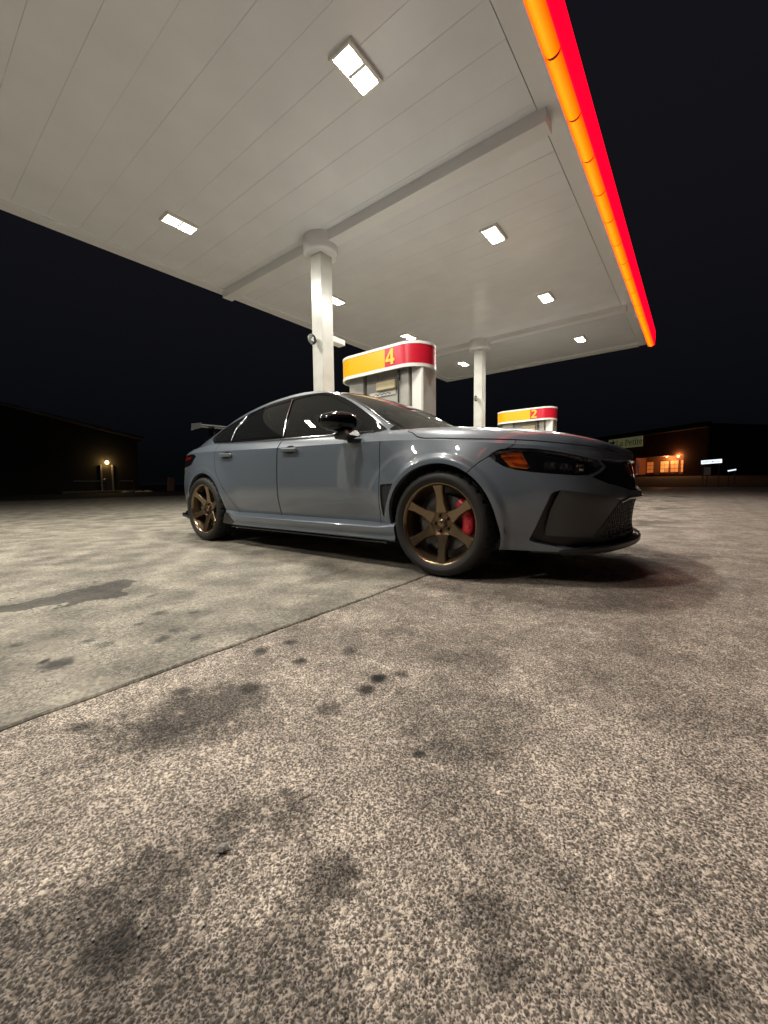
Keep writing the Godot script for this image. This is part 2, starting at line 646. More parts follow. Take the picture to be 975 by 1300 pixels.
# oil drips and old spills: x, z, radii, turn, what is left of the colour
const SPOTS := [[-5.10,0.13,0.24,0.39,-0.54,0.55],[-6.62,0.86,0.16,0.36,-0.54,0.60],[0.97,2.65,0.04,0.04,-0.64,0.45],[0.91,2.67,0.01,0.02,-0.64,0.20],[1.03,2.35,0.02,0.03,-0.64,0.50],[1.12,2.26,0.02,0.03,-0.64,0.60],[0.89,2.11,0.03,0.05,-0.63,0.60],[0.82,2.12,0.02,0.02,-0.63,0.60],[0.70,2.22,0.03,0.03,-0.63,0.60],[0.78,2.33,0.02,0.02,-0.63,0.65],[0.98,2.27,0.03,0.03,-0.64,0.70],[0.91,2.50,0.03,0.03,-0.64,0.65],[0.82,2.52,0.02,0.02,-0.64,0.65],[0.65,2.70,0.02,0.02,-0.64,0.60],[0.37,2.12,0.02,0.03,-0.63,0.65],[0.70,1.21,0.11,0.12,-0.62,0.70],[-1.32,2.11,0.18,0.17,-0.61,0.80],[0.25,2.44,0.16,0.13,-0.63,0.85],[-0.21,2.21,0.15,0.14,-0.62,0.85],[1.42,2.18,0.02,0.03,-0.64,0.45],[1.59,2.15,0.02,0.02,-0.64,0.40],[1.87,2.09,0.02,0.02,-0.64,0.35],[1.67,2.00,0.02,0.03,-0.64,0.60],[1.47,2.48,0.02,0.02,-0.64,0.50],[1.44,2.07,0.02,0.02,-0.64,0.50],[1.44,2.71,0.03,0.02,-0.65,0.50],[1.61,2.35,0.03,0.03,-0.64,0.60],[1.87,2.29,0.03,0.03,-0.65,0.65],[1.88,2.15,0.02,0.02,-0.64,0.60],[1.69,1.71,0.10,0.10,-0.64,0.60],[1.74,1.83,0.08,0.06,-0.64,0.65],[1.87,1.31,0.09,0.09,-0.63,0.62],[1.87,2.08,0.02,0.02,-0.64,0.40],[1.89,2.16,0.02,0.02,-0.64,0.50],[2.15,2.29,0.01,0.01,-0.65,0.35],[1.91,2.02,0.02,0.02,-0.64,0.60],[2.04,1.80,0.10,0.05,-0.64,0.75],[1.71,2.56,0.09,0.07,-0.65,0.55],[1.79,2.55,0.06,0.05,-0.65,0.60],[1.71,2.64,0.05,0.06,-0.65,0.62],[1.52,2.69,0.08,0.04,-0.65,0.72],[1.95,2.84,0.07,0.05,-0.66,0.62],[2.14,2.59,0.06,0.06,-0.65,0.65],[2.01,2.89,0.06,0.03,-0.66,0.60],[2.04,2.83,0.04,0.03,-0.66,0.60],[2.44,2.55,0.03,0.02,-0.66,0.65],[2.39,2.50,0.04,0.03,-0.66,0.75],[2.01,2.57,0.06,0.04,-0.65,0.65],[2.19,2.60,0.04,0.04,-0.65,0.60],[1.97,2.66,0.05,0.03,-0.65,0.70],[2.45,2.19,0.09,0.04,-0.65,0.80],[2.62,2.42,0.04,0.03,-0.66,0.72],[2.48,2.11,0.08,0.03,-0.65,0.80],[2.11,2.12,0.08,0.04,-0.65,0.85],[2.51,1.61,0.11,0.04,-0.64,0.85],[2.29,2.31,0.09,0.04,-0.65,0.85]]
const SPILL := [[.11, 2.67], [.21, 2.58], [.21, 2.45], [.22, 2.35], [.15, 2.21], [.01, 2.1], [-.16, 2.08], [-.21, 2.21], [-.15, 2.32], [-.09, 2.49], [-.11, 2.64], [-.1, 3.1], [.1, 3.1]]
func stains(r: Rect2, n: int, seed_: int) -> ImageTexture:
	var blot := noise(FastNoiseLite.TYPE_SIMPLEX_SMOOTH, 2.6 * r.size.x / n, seed_, 5).get_seamless_image(n, n).get_data()
	var edge := noise(FastNoiseLite.TYPE_SIMPLEX_SMOOTH, 26.0 * r.size.x / n, seed_ + 1, 4).get_seamless_image(n, n).get_data()
	var a := PackedByteArray()
	a.resize(n * n)
	var look := PackedByteArray()
	var low := .60 if r.size.x > 5.0 else .74
	for i in 256: look.append(int(255 * clampf(low + (1.02 - low) * (i / 255.0), 0, 1)))
	for i in n * n: a[i] = look[blot[i]]
	if r.position.x > 0:
		# ground-in grime: broad smears with ragged edges, heaviest along the wheel path by the joint
		var smear := noise(FastNoiseLite.TYPE_SIMPLEX_SMOOTH, 1.5 * r.size.x / n, seed_ + 5, 7).get_seamless_image(n, n).get_data()
		var grain := noise(FastNoiseLite.TYPE_VALUE, 80.0 * r.size.x / n, seed_ + 6, 2).get_seamless_image(n, n).get_data()
		for i in n * n:
			var x := (i % n) / float(n) * r.size.x
			var near := 1.0 - smoothstep(.75, 1.4, x) * (1.0 - smoothstep(2.6, 3.2, x))
			near *= lerpf(.3, 1.15, smoothstep(1.7, 2.2, i / n / float(n) * r.size.y))
			var k := smoothstep(.45, .66, smear[i] / 255.0 + (edge[i] / 255.0 - .5) * .22 + (grain[i] / 255.0 - .5) * .14)
			a[i] = int(a[i] * (1.0 - (.05 + .25 * near) * k))
	var px := n / r.size.x
	for s in SPOTS:
		if not r.grow(.3).has_point(Vector2(s[0], s[1])): continue
		var rad: float = maxf(s[2], s[3]) * 1.7 + .01
		if rad > .09 and r.position.x > 0 and s[2] < .085: continue
		var wob: float = clampf(minf(s[2], s[3]) * 10.0, .12, .75)
		for y in range(maxi(0, int((s[1] - rad - r.position.y) * px)), mini(n, int((s[1] + rad - r.position.y) * px) + 1)):
			for x in range(maxi(0, int((s[0] - rad - r.position.x) * px)), mini(n, int((s[0] + rad - r.position.x) * px) + 1)):
				var q: Vector2 = Vector2(x / px + r.position.x - s[0], y / px + r.position.y - s[1]).rotated(-s[4])
				var e := Vector2(q.x / s[2], q.y / s[3]).length() + (edge[y * n + x] / 255.0 - .5) * wob * 2.4 + ((blot[y * n + x] / 255.0 - .5) * 2.0 if rad > .09 else 0.0)
				var soft: float = clampf(.02 / minf(s[2], s[3]), .18, .8)
				var k := 1.0 - smoothstep(1.0 - soft, 1.0 + soft, e)
				if k > 0: a[y * n + x] = int(a[y * n + x] * lerpf(1.0, (s[5] if rad < .09 else lerpf(s[5], 1.0, .72)) * (.85 + .3 * edge[y * n + x] / 255.0), k))
	# pale scuffs
	var rng := RandomNumberGenerator.new()
	rng.seed = seed_
	for i in 150:
		var at := Vector2(rng.randf() * n, rng.randf() * n)
		var d := Vector2.from_angle((rng.randf() - .5) * .9 + (0.0 if rng.randf() < .6 else PI / 2))
		var len := rng.randf_range(.05, .5) * px
		var wide := rng.randf_range(.002, .008) * px
		for k in int(len):
			for w in range(-int(wide) - 1, int(wide) + 2):
				var q := at + d * k + d.orthogonal() * (w + 6.0 * sin(k * .03 + i))
				var j := (int(q.y) % n + n) % n * n + (int(q.x) % n + n) % n
				if edge[j] > 120 + absi(w) * 8: a[j] = mini(255, int(a[j] * 1.14))
	var poly := PackedVector2Array()
	for q in SPILL: poly.append(Vector2(q[0], q[1]))
	if r.has_point(Vector2(0, 2.4)):
		for y in range(int((1.95 - r.position.y) * px), mini(n, int((3.2 - r.position.y) * px))):
			for x in range(int((-.35 - r.position.x) * px), int((.35 - r.position.x) * px)):
				var q := Vector2(x / px + r.position.x, y / px + r.position.y) + Vector2(blot[y * n + x] / 255.0 - .5, blot[(y * n + x + 7777) % (n * n)] / 255.0 - .5) * .30
				if Geometry2D.is_point_in_polygon(q, poly): a[y * n + x] = int(a[y * n + x] * .58)
	var col := PackedByteArray()
	col.resize(n * n * 3)
	for i in n * n:
		var v := a[i]
		col[i * 3] = v
		col[i * 3 + 1] = int(v * .985)
		col[i * 3 + 2] = int(v * .965)
	return ImageTexture.create_from_image(Image.create_from_data(n, n, false, Image.FORMAT_RGB8, col))
# ---------------------------------------------------------------- ground
# a slab top between two ragged edges (lists of x by z), with an edge wall down its sides
func ground_sheet(called: String, x_of: Callable, x_far: float, zs: Array, y: float, m: Material, tile: float, r: Rect2, label := ""):
	var st := SurfaceTool.new()
	st.begin(Mesh.PRIMITIVE_TRIANGLES)
	st.set_normal(Vector3.UP)
	var put := func(p: Vector3, n: Vector3):
		st.set_normal(n)
		st.set_uv(Vector2(p.x, p.z) / tile)
		st.set_uv2((Vector2(p.x, p.z) - r.position) / r.size.x)
		st.add_vertex(p)
	var dir := signf(x_far - x_of.call(0))
	for i in zs.size() - 1:
		var a := Vector3(x_of.call(zs[i]), y, zs[i])
		var b := Vector3(x_of.call(zs[i + 1]), y, zs[i + 1])
		var c := Vector3(x_far, y, zs[i + 1])
		var d := Vector3(x_far, y, zs[i])
		# rounded arris along the joint
		var ai := a + Vector3(dir * .006, 0, 0)
		var bi := b + Vector3(dir * .006, 0, 0)
		a.y -= .005
		b.y -= .005
		var quads := [[ai, bi, c, d, Vector3.UP], [a, b, bi, ai, Vector3(-dir * .6, .8, 0)], [a, b, b - Vector3(0, .04, 0), a - Vector3(0, .04, 0), Vector3(-dir, 0, 0)]]
		for q in quads:
			var flip: bool = (q[1] - q[0]).cross(q[2] - q[0]).dot(q[4]) > 0
			for k in ([0, 2, 1, 0, 3, 2] if flip else [0, 1, 2, 0, 2, 3]): put.call(q[k], q[4])
	st.generate_tangents()
	var o := MeshInstance3D.new()
	o.name = called
	o.mesh = st.commit()
	o.material_override = m
	o.set_meta("kind", "structure")
	add_child(o)

func build_ground():
	var g := Soup.new()
	g.quad(Vector3(-300, -.042, -400), Vector3(300, -.042, -400), Vector3(300, -.042, 200), Vector3(-300, -.042, 200), Vector3.UP)
	structure("ground", g, M.asphalt)
	var wob := noise(FastNoiseLite.TYPE_SIMPLEX_SMOOTH, 3.0, 61, 4)
	var wob2 := noise(FastNoiseLite.TYPE_SIMPLEX_SMOOTH, 5.0, 62, 4)
	var zs := []
	var z := -30.0
	while z < 9.0:
		zs.append(z)
		z += .5 if z < -3.0 else .02 if z < 4.0 else .5
	ground_sheet("concrete_apron", func(q): return 1.300 + .010 * wob.get_noise_1d(q), -18.0, zs, .0, M.smooth, 1.7, Rect2(-7.7, -5.5, 9.0, 9.0))
	ground_sheet("pavement", func(q): return 1.3025 + .010 * wob.get_noise_1d(q) + .010 * maxf(0.0, wob2.get_noise_1d(q)), 16.0, zs, -.004, M.rough, .95, Rect2(1.3, .3, 3.2, 3.2))
	# cement smeared along the joint, in broken pieces
	var fill := Soup.new()
	var rng := RandomNumberGenerator.new()
	rng.seed = 9
	g = Soup.new()
	g.quad(Vector3(1.27, -.010, -30), Vector3(1.35, -.010, -30), Vector3(1.35, -.010, 9), Vector3(1.27, -.010, 9), Vector3.UP)
	structure("joint_filler", g, M.soil)
	# pale strips laid flat on the paving beyond the car
	var line := Soup.new()
	for e in [[Vector2(1.45, -12.95), Vector2(2.2, -12.0), Vector2(3.95, -9.9), Vector2(7.5, -5.8)], [Vector2(2.75, -8.7), Vector2(3.85, -8.4), Vector2(6.0, -8.1)]]:
		for i in e.size() - 1:
			var d: Vector2 = (e[i + 1] - e[i]).normalized().orthogonal() * .16
			var q := []
			for v in [e[i] - d, e[i + 1] - d, e[i + 1] + d, e[i] + d]: q.append(Vector3(v.x, .001, v.y))
			line.quad(q[0], q[1], q[2], q[3], Vector3.UP)
	structure("pale_strips", line, M.pale_strip)
	# loose grit and one pebble on the near paving
	var grit := Soup.new()
	for i in 900:
		var q := Vector2(rng.randf_range(1.32, 3.1), rng.randf_range(.4, 3.0))
		var w := rng.randf_range(.001, .0026)
		grit.add(box(Vector3(w * rng.randf_range(1.4, 2.4), w, w * rng.randf_range(1.2, 2.0)), Vector3(q.x, w * .3 - .003, q.y), w * .35, Basis.from_euler(Vector3(rng.randf() * .5, rng.randf() * TAU, rng.randf() * .5))))
	var go := part("grit", grit, M.kerb)
	go.set_meta("kind", "stuff")
	tag(go, "loose grit scattered over the worn paving", "grit")
	var pe := part("pebble", box(Vector3(.017, .010, .015), Vector3(2.025, .001, 2.673), .0045, Basis.from_euler(Vector3(.1, .5, .05))), M.kerb)
	tag(pe, "small grey pebble lying alone on the speckled paving", "pebble")
	# rising verge before the shop
	var bank := Soup.new()
	var prof := [[-31.5, -.05], [-33.0, .18], [-37.0, .52], [-41.0, .78], [-90.0, .80]]
	for i in prof.size() - 1:
		var a: Array = prof[i]
		var b: Array = prof[i + 1]
		var nn := Vector3(0, 1, 0)
		bank.quad(Vector3(-26, a[1], a[0]), Vector3(60, a[1], a[0]), Vector3(60, b[1], b[0]), Vector3(-26, b[1], b[0]), nn)
	structure("verge", bank, M.soil)

# ---------------------------------------------------------------- canopy
const X_LEFT := -5.66
const X_RIGHT := 1.295
const Z_FAR := -11.88
const Z_NEAR := 8.0
const COLUMN_X := -2.58
const COLUMN_Z := [-1.96, -8.31, 4.39]

func build_canopy():
	var c := thing("canopy", "flat white station canopy with glowing red and orange edge", "canopy", Vector3(COLUMN_X, 0, -1.94))
	var at := Transform3D(Basis.IDENTITY, -c.position)
	var y := CANOPY_Y
	part("deck", box(Vector3(X_RIGHT - X_LEFT, .30, Z_NEAR - Z_FAR), Vector3((X_LEFT + X_RIGHT) / 2, y + .20, (Z_FAR + Z_NEAR) / 2)).moved(at), M.beam, c)
	# ceiling pans, each with turned-down edges
	var w := .406
	var pan := Soup.new()
	var len := X_RIGHT - X_LEFT - .5
	var pr := [[-w / 2 + .0008, .03], [-w / 2 + .0008, .0024], [-w / 2 + .004, 0.0], [w / 2 - .004, 0.0], [w / 2 - .0008, .0024], [w / 2 - .0008, .03]]
	for i in pr.size() - 1:
		var a: Array = pr[i]
		var b: Array = pr[i + 1]
		var d := Vector2(b[0] - a[0], b[1] - a[1]).normalized()
		pan.quad(Vector3(-len / 2, a[1], a[0]), Vector3(len / 2, a[1], a[0]), Vector3(len / 2, b[1], b[0]), Vector3(-len / 2, b[1], b[0]), Vector3(0, -d.x, d.y))
	for e in [-1, 1]:
		for i in pr.size() - 1:
			pan.quad(Vector3(e * len / 2, pr[i][1], pr[i][0]), Vector3(e * len / 2, pr[i + 1][1], pr[i + 1][0]), Vector3(e * len / 2, .03, pr[i + 1][0]), Vector3(e * len / 2, .03, pr[i][0]), Vector3(e, 0, 0))
	var pm := pan.mesh()
	var rng := RandomNumberGenerator.new()
	rng.seed = 3
	var k := -30
	while .29 + (k + .5) * w < Z_NEAR - .2:
		var zc := .29 + (k + .5) * w
		if zc > Z_FAR + .2:
			var o := share("ceiling_panel", pm, M.ceiling, c, Vector3((X_LEFT + X_RIGHT) / 2, y + rng.randf_range(0, .0012), zc) - c.position)
			o.rotation.x = rng.randf_range(-.003, .003)
		k += 1
	for z in COLUMN_Z: part("beam", box(Vector3(X_RIGHT - X_LEFT - .30, .20, .22), Vector3((X_LEFT + X_RIGHT) / 2, y - (.02 if z < -5 else .06), z), .003).moved(at), M.beam, c)
	# soffit trim round the edge
	for e in [[Vector3(.26, .1, Z_NEAR - Z_FAR), Vector3(X_LEFT + .13, y + .015, (Z_FAR + Z_NEAR) / 2)], [Vector3(.24, .08, Z_NEAR - Z_FAR), Vector3(X_RIGHT - .12, y + .03, (Z_FAR + Z_NEAR) / 2)],
			[Vector3(X_RIGHT - X_LEFT - .5, .1, .26), Vector3((X_LEFT + X_RIGHT) / 2 + .01, y + .015, Z_FAR + .13)], [Vector3(X_RIGHT - X_LEFT - .5, .1, .26), Vector3((X_LEFT + X_RIGHT) / 2 + .01, y + .015, Z_NEAR - .13)]]:
		part("soffit_trim", box(e[0], e[1], .008).moved(at), M.beam, c)
	# lit edge towards the road
	var zm := (Z_FAR + Z_NEAR) / 2
	var ln := Z_NEAR - Z_FAR
	part("fascia", box(Vector3(.10, .30, ln), Vector3(X_RIGHT + .10, y + .21, zm), .004).moved(at), M.grey, c)
	part("flange", box(Vector3(.010, .14, ln), Vector3(X_RIGHT + .005, y - .03, zm)).moved(at), M.beam, c)
	part("red_band", slab([[X_RIGHT + .155, y - .08], [X_RIGHT + .168, y - .07], [X_RIGHT + .175, y + .14], [X_RIGHT + .168, y + .35], [X_RIGHT + .155, y + .37]], Z_FAR + .03, Z_NEAR).moved(at), M.band, c)
	var red := AreaLight3D.new()
	red.name = "red_band_light"
	red.area_size = Vector2(ln, .40)
	red.light_color = lin(1.0, .0, .009)
	red.light_energy = 2.2
	red.shadow_enabled = true
	red.area_range = 40.0
	c.add_child(red)
	red.position = Vector3(X_RIGHT + .182, y + .14, zm) - c.position
	red.rotation.y = -PI / 2
	# orange tube below it, in lengths held by clips
	var joints := [Z_FAR + .05, -11.2, -10.45, -9.7, -8.95, -8.22, -7.42, -6.67, -5.93, -5.17, -4.38, -3.62, -2.86, -2.12, -1.28]
	while joints[-1] + .77 < Z_NEAR: joints.append(joints[-1] + .77)
	for i in joints.size() - 1:
		var a: float = joints[i] + .012
		var b: float = joints[i + 1] - .012
		var prf := [[.001, 0.0], [.060, 0.0], [.072, .012], [.072, b - a - .012], [.060, b - a], [.001, b - a]]
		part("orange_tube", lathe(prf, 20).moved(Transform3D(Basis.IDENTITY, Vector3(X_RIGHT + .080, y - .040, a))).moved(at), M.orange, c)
		if i > 0: part("clip", lathe([[.03, -.012], [.066, -.012], [.066, .012], [.03, .012]], 16).moved(Transform3D(Basis.IDENTITY, Vector3(X_RIGHT + .080, y - .040, joints[i]))).moved(at), M.clip, c)
	# columns
	for i in 3:
		var z: float = COLUMN_Z[i]
		var t := thing("canopy_column", ["square white canopy column beside the pump numbered four", "square white canopy column beside the pump numbered two", "square white canopy column on the island without a pump"][i], "column", Vector3(COLUMN_X, 0, z), 0, "columns under the canopy")
		part("shaft", box(Vector3(.26, 4.62, .26), Vector3(0, 2.31, 0), .008), M.column, t)
		part("drum", lathe([[.001, 4.42], [.24, 4.42], [.285, 4.435], [.295, 4.46], [.295, 4.72]], 40, true), M.beam, t)
		part("foot_plate", box(Vector3(.36, .03, .36), Vector3(0, .165, 0), .005), M.grey, t)
		var isl := thing("pump_island", ["raised concrete island under the pump beside the car", "raised concrete island under the pump beyond the bonnet", "raised concrete island without a pump in view"][i], "island", Vector3(-1.4, 0, z), 0, "concrete islands")
		part("kerb", slab([[-1.55, -.36], [-1.45, -.42], [1.25, -.42], [1.35, -.36], [1.35, .36], [1.25, .42], [-1.45, .42], [-1.55, .36]], 0, .148, .012).moved(Transform3D(Basis(Vector3.RIGHT, -PI / 2), Vector3.ZERO)), M.kerb, isl)
	# number discs on the columns, standing out sideways
	for i in 2:
		var d := thing("number_disc", ["round black number sign reading four on the column by the car", "round black number sign reading two on the column beyond the bonnet"][i], "sign", Vector3(COLUMN_X - .02, 3.0, COLUMN_Z[i] + .13), 0, "number discs on the columns")
		var turn := Transform3D(Basis(Vector3.UP, PI / 2), Vector3(0, 0, .10))
		part("plate", lathe([[.001, -.012], [.085, -.012], [.085, .012], [.001, .012]], 32).moved(turn), M.black, d)
		part("ring", lathe([[.083, .0125], [.0865, .0125], [.0875, 0], [.0865, -.0125], [.083, -.0125]], 32).moved(turn), M.grey, d)
		part("bracket", box(Vector3(.02, .03, .03), Vector3(0, 0, .008), .002), M.grey, d)
		lettering("digit", ["4", "2"][i], M.white, d, Transform3D(Basis(Vector3.UP, PI / 2), Vector3(.013, 0, .10)), .080, false, true, .003)
	var bl := thing("speaker_box", "small white box bracketed to the column above the pump", "speaker", Vector3(COLUMN_X, 3.1, COLUMN_Z[0] - .13))
	part("housing", box(Vector3(.16, .10, .30), Vector3(0, 0, -.2), .01), M.white, bl)
	part("bracket", box(Vector3(.04, .04, .06), Vector3(0, 0, -.025)), M.grey, bl)
	# lights in the ceiling
	var n := 0
	for x in [-.22, -3.97]:
		for z in [-.25, -3.67, -6.61, -10.01, 2.70, 6.10]:
			var where: String = {-.25: "in front of the pump numbered four", -3.67: "right behind the pump numbered four", -6.61: "in front of the pump numbered two", -10.01: "right behind the pump numbered two", 2.70: "over the empty island", 6.10: "at the bare end"}[z]
			var f := thing("canopy_light", "ceiling lamp %s, %s" % [where, "on the orange edge side" if x > -1 else "on the dark edge side"], "light", Vector3(x, CANOPY_Y, z), 0, "lamps in the canopy ceiling")
			part("housing", box(Vector3(.30, .03, .50), Vector3(0, .005, 0), .004), M.white, f)
			for e in [-1, 1]:  # raised rims added round the lenses to keep grazing light off the beams
				part("cutoff_bezel", box(Vector3(.05, .032, .50), Vector3(e * .125, -.020, 0), .006), M.white, f)
				part("cutoff_bezel", box(Vector3(.20, .032, .035), Vector3(0, -.020, e * .2325), .006), M.white, f)
			part("cutoff_bezel", box(Vector3(.20, .030, .05), Vector3(0, -.019, 0), .006), M.white, f)
			for e in [-.125, .125]:
				part("lens", box(Vector3(.180, .012, .180), Vector3(0, -.012, e), .003), M.led, f)
				var l := AreaLight3D.new()
				l.name = "lamp"
				l.area_size = Vector2(.175, .175)
				l.light_color = Color(1.0, .980, .94)
				l.light_energy = 7.0
				l.shadow_enabled = true
				l.area_range = 40.0
				f.add_child(l, true)
				l.position = Vector3(0, -.022, e)
				l.rotation.x = -PI / 2
			n += 1

# ---------------------------------------------------------------- pumps
func stadium(a: float, r: float, from: float, to: float, n := 60) -> PackedVector2Array:
	# outline of a long oval, by length along it, from the front middle anticlockwise seen from above
	var out := PackedVector2Array()
	var total := 4 * a + TAU * r
	for i in n + 1:
		var s := fposmod(lerpf(from, to, i / float(n)), total)
		if s < a: out.append(Vector2(s, r))
		elif s < a + PI * r:
			var g := (s - a) / r
			out.append(Vector2(a + sin(g) * r, cos(g) * r))
		elif s < 3 * a + PI * r: out.append(Vector2(a - (s - a - PI * r), -r))
		elif s < 3 * a + TAU * r:
			var g := (s - 3 * a - PI * r) / r
			out.append(Vector2(-a - sin(g) * r, -cos(g) * r))
		else: out.append(Vector2(-a + (s - 3 * a - TAU * r), r))
	return out

func oval_wall(pts: PackedVector2Array, y0: float, y1: float, thick: float) -> Soup:
	var s := Soup.new()
	var nn := []
	for i in pts.size():
		var d := (pts[mini(i + 1, pts.size() - 1)] - pts[maxi(i - 1, 0)]).normalized()
		nn.append(Vector3(-d.y, 0, d.x))
	for i in pts.size() - 1:
		var a := Vector3(pts[i].x, y0, pts[i].y)
		var b := Vector3(pts[i + 1].x, y0, pts[i + 1].y)
		var up := Vector3(0, y1 - y0, 0)
		s.tri(a, b, b + up, nn[i], nn[i + 1], nn[i + 1])
		s.tri(a, b + up, a + up, nn[i], nn[i + 1], nn[i])
		s.quad(a, b, b - nn[i + 1] * thick, a - nn[i] * thick, Vector3.DOWN)
		s.quad(a + up, b + up, b + up - nn[i + 1] * thick, a + up - nn[i] * thick, Vector3.UP)
	return s

func build_pumps():
	for i in 2:
		var t := thing("fuel_pump", ["white fuel pump with yellow and red oval top numbered four, beside the car", "white fuel pump with yellow and red oval top numbered two, showing over the bonnet"][i], "fuel pump", Vector3(-1.18, .15, COLUMN_Z[i]), 0, "fuel pumps")
		part("plinth", box(Vector3(1.3, .14, .52), Vector3(0, .07, 0), .01), M.grey, t)
		part("cabinet", box(Vector3(1.22, 1.02, .46), Vector3(0, .65, 0), .015), M.white, t)
		for z in [-1, 1]:
			var face := part("front_panel", box(Vector3(.62, .82, .02), Vector3(-.05, .66, z * .236), .004), M.yellow, t)
			part("lock", lathe([[.001, 0], [.014, 0], [.014, .01], [.001, .01]], 12).moved(Transform3D(Basis(Vector3.UP, 0 if z > 0 else PI), Vector3(.22, .9, z * .247))), M.steel, face)
		part("side_panel", box(Vector3(.30, 1.10, .44), Vector3(-.45, 1.63, 0), .012), M.panel, t)
		part("side_panel", box(Vector3(.15, 1.10, .44), Vector3(.47, 1.63, 0), .012), M.panel, t)
		part("side_panel", box(Vector3(.19, 1.10, .38), Vector3(.66, 1.63, 0), .02), M.white, t)
		var head := part("head", box(Vector3(.66, 1.0, .34), Vector3(.05, 1.66, 0), .01), M.panel, t)
		for z in [-1, 1]:
			var hz: float = z * .178
			part("display", box(Vector3(.36, .13, .06), Vector3(.13, 1.85, z * .20), .012), M.beige, t)
			part("screen", box(Vector3(.30, .20, .015), Vector3(.02, 1.42, hz), .003), M.gloss, head)
			part("keypad", box(Vector3(.16, .16, .015), Vector3(.24, 1.25, hz), .003), M.grey, head)
			part("card_slot", box(Vector3(.12, .05, .02), Vector3(-.1, 1.24, hz), .003), M.black, head)
			var strip := part("price_strip", box(Vector3(.5, .07, .012), Vector3(.04, 1.745, hz), .003), M.white, head)
			for b in 9: part("print", box(Vector3(.022 + .008 * (b * 7 % 3), .016, .003), Vector3(-.12 + b * .038, 1.735 + .012 * (b % 2), hz + z * .006)), M.grey, strip)
			for b in 2: part("screw", lathe([[.001, .004], [.006, .004], [.007, 0]], 8).moved(Transform3D(Basis(Vector3.UP, 0 if z > 0 else PI), Vector3(.08 + b * .04, 1.795, hz * .96))), M.black, head)
			part("seam", box(Vector3(.006, .36, .004), Vector3(-.06, 1.98, z * .172)), M.grey, t)
			for b in 3: part("grade_button", box(Vector3(.10, .06, .02), Vector3(-.16 + b * .15, 1.12, hz), .006), [M.yellow, M.white, M.red][b], head)
			# hose from the top, down in a loop to the nozzle
			var hose := []
			for q in 25:
				var g := q / 24.0
				hose.append(Vector3(.385 + .04 * sin(g * PI), lerpf(2.02, .55, sin(g * PI / 2)) if g < .7 else lerpf(.66, 1.0, (g - .7) / .3), z * (.24 + .07 * sin(g * PI))))
			part("hose", tube(hose, .014, 10), M.black, t)
			var nz := part("nozzle", box(Vector3(.05, .20, .07), Vector3(.385, 1.08, z * .25), .015).add(tube([Vector3(.385, 1.0, z * .25), Vector3(.385, .93, z * .22), Vector3(.385, .86, z * .2)], .012, 8)), M.black, t)
			part("hose_clip", lathe([[.016, -.02], [.024, -.02], [.024, .02], [.016, .02]], 12, true).moved(Transform3D(Basis.IDENTITY, Vector3(.387, 1.89, z * .245))), M.black, t)
		part("soffit", slab(Array(stadium(.47, .315, 0, 4 * .47 + TAU * .315, 70)).slice(0, 70).map(func(q): return [q.x, q.y]), 2.20, 2.22).moved(Transform3D(Basis(Vector3.RIGHT, -PI / 2), Vector3.ZERO)), M.white, t)
		# oval head with its coloured band
		var total := 4 * .47 + TAU * .33
		var oval := part("oval_top", oval_wall(stadium(.47, .33, 0, total, 90), 2.02, 2.36, .02).add(slab(Array(stadium(.47, .329, 0, 4 * .47 + TAU * .329, 70)).slice(0, 70).map(func(q): return [q.x, q.y]), 2.345, 2.355).moved(Transform3D(Basis(Vector3.RIGHT, -PI / 2), Vector3.ZERO))), M.white, t)
		part("rim", oval_wall(stadium(.47, .338, 0, 4 * .47 + TAU * .338, 90), 2.325, 2.362, .02), M.white, oval)
		part("rim", oval_wall(stadium(.47, .338, 0, 4 * .47 + TAU * .338, 90), 2.018, 2.062, .03), M.white, oval)
		var r2 := .334
		var tot2 := 4 * .47 + TAU * r2
		part("red_panel", oval_wall(stadium(.47, r2, .21, .47 + PI * r2 + .26, 60), 2.062, 2.325, .008), M.red, oval)
		part("yellow_panel", oval_wall(stadium(.47, r2, .47 + PI * r2 + .26, tot2 + .21, 80), 2.062, 2.325, .008), M.yellow, oval)
		lettering("number", ["4", "2"][i], M.digit, oval, Transform3D(Basis.IDENTITY, Vector3(.305, 2.193, r2 + .003)), .215)
		lettering("number", ["4", "2"][i], M.digit, oval, Transform3D(Basis(Vector3.UP, PI), Vector3(.305, 2.193, -r2 - .003)), .215)

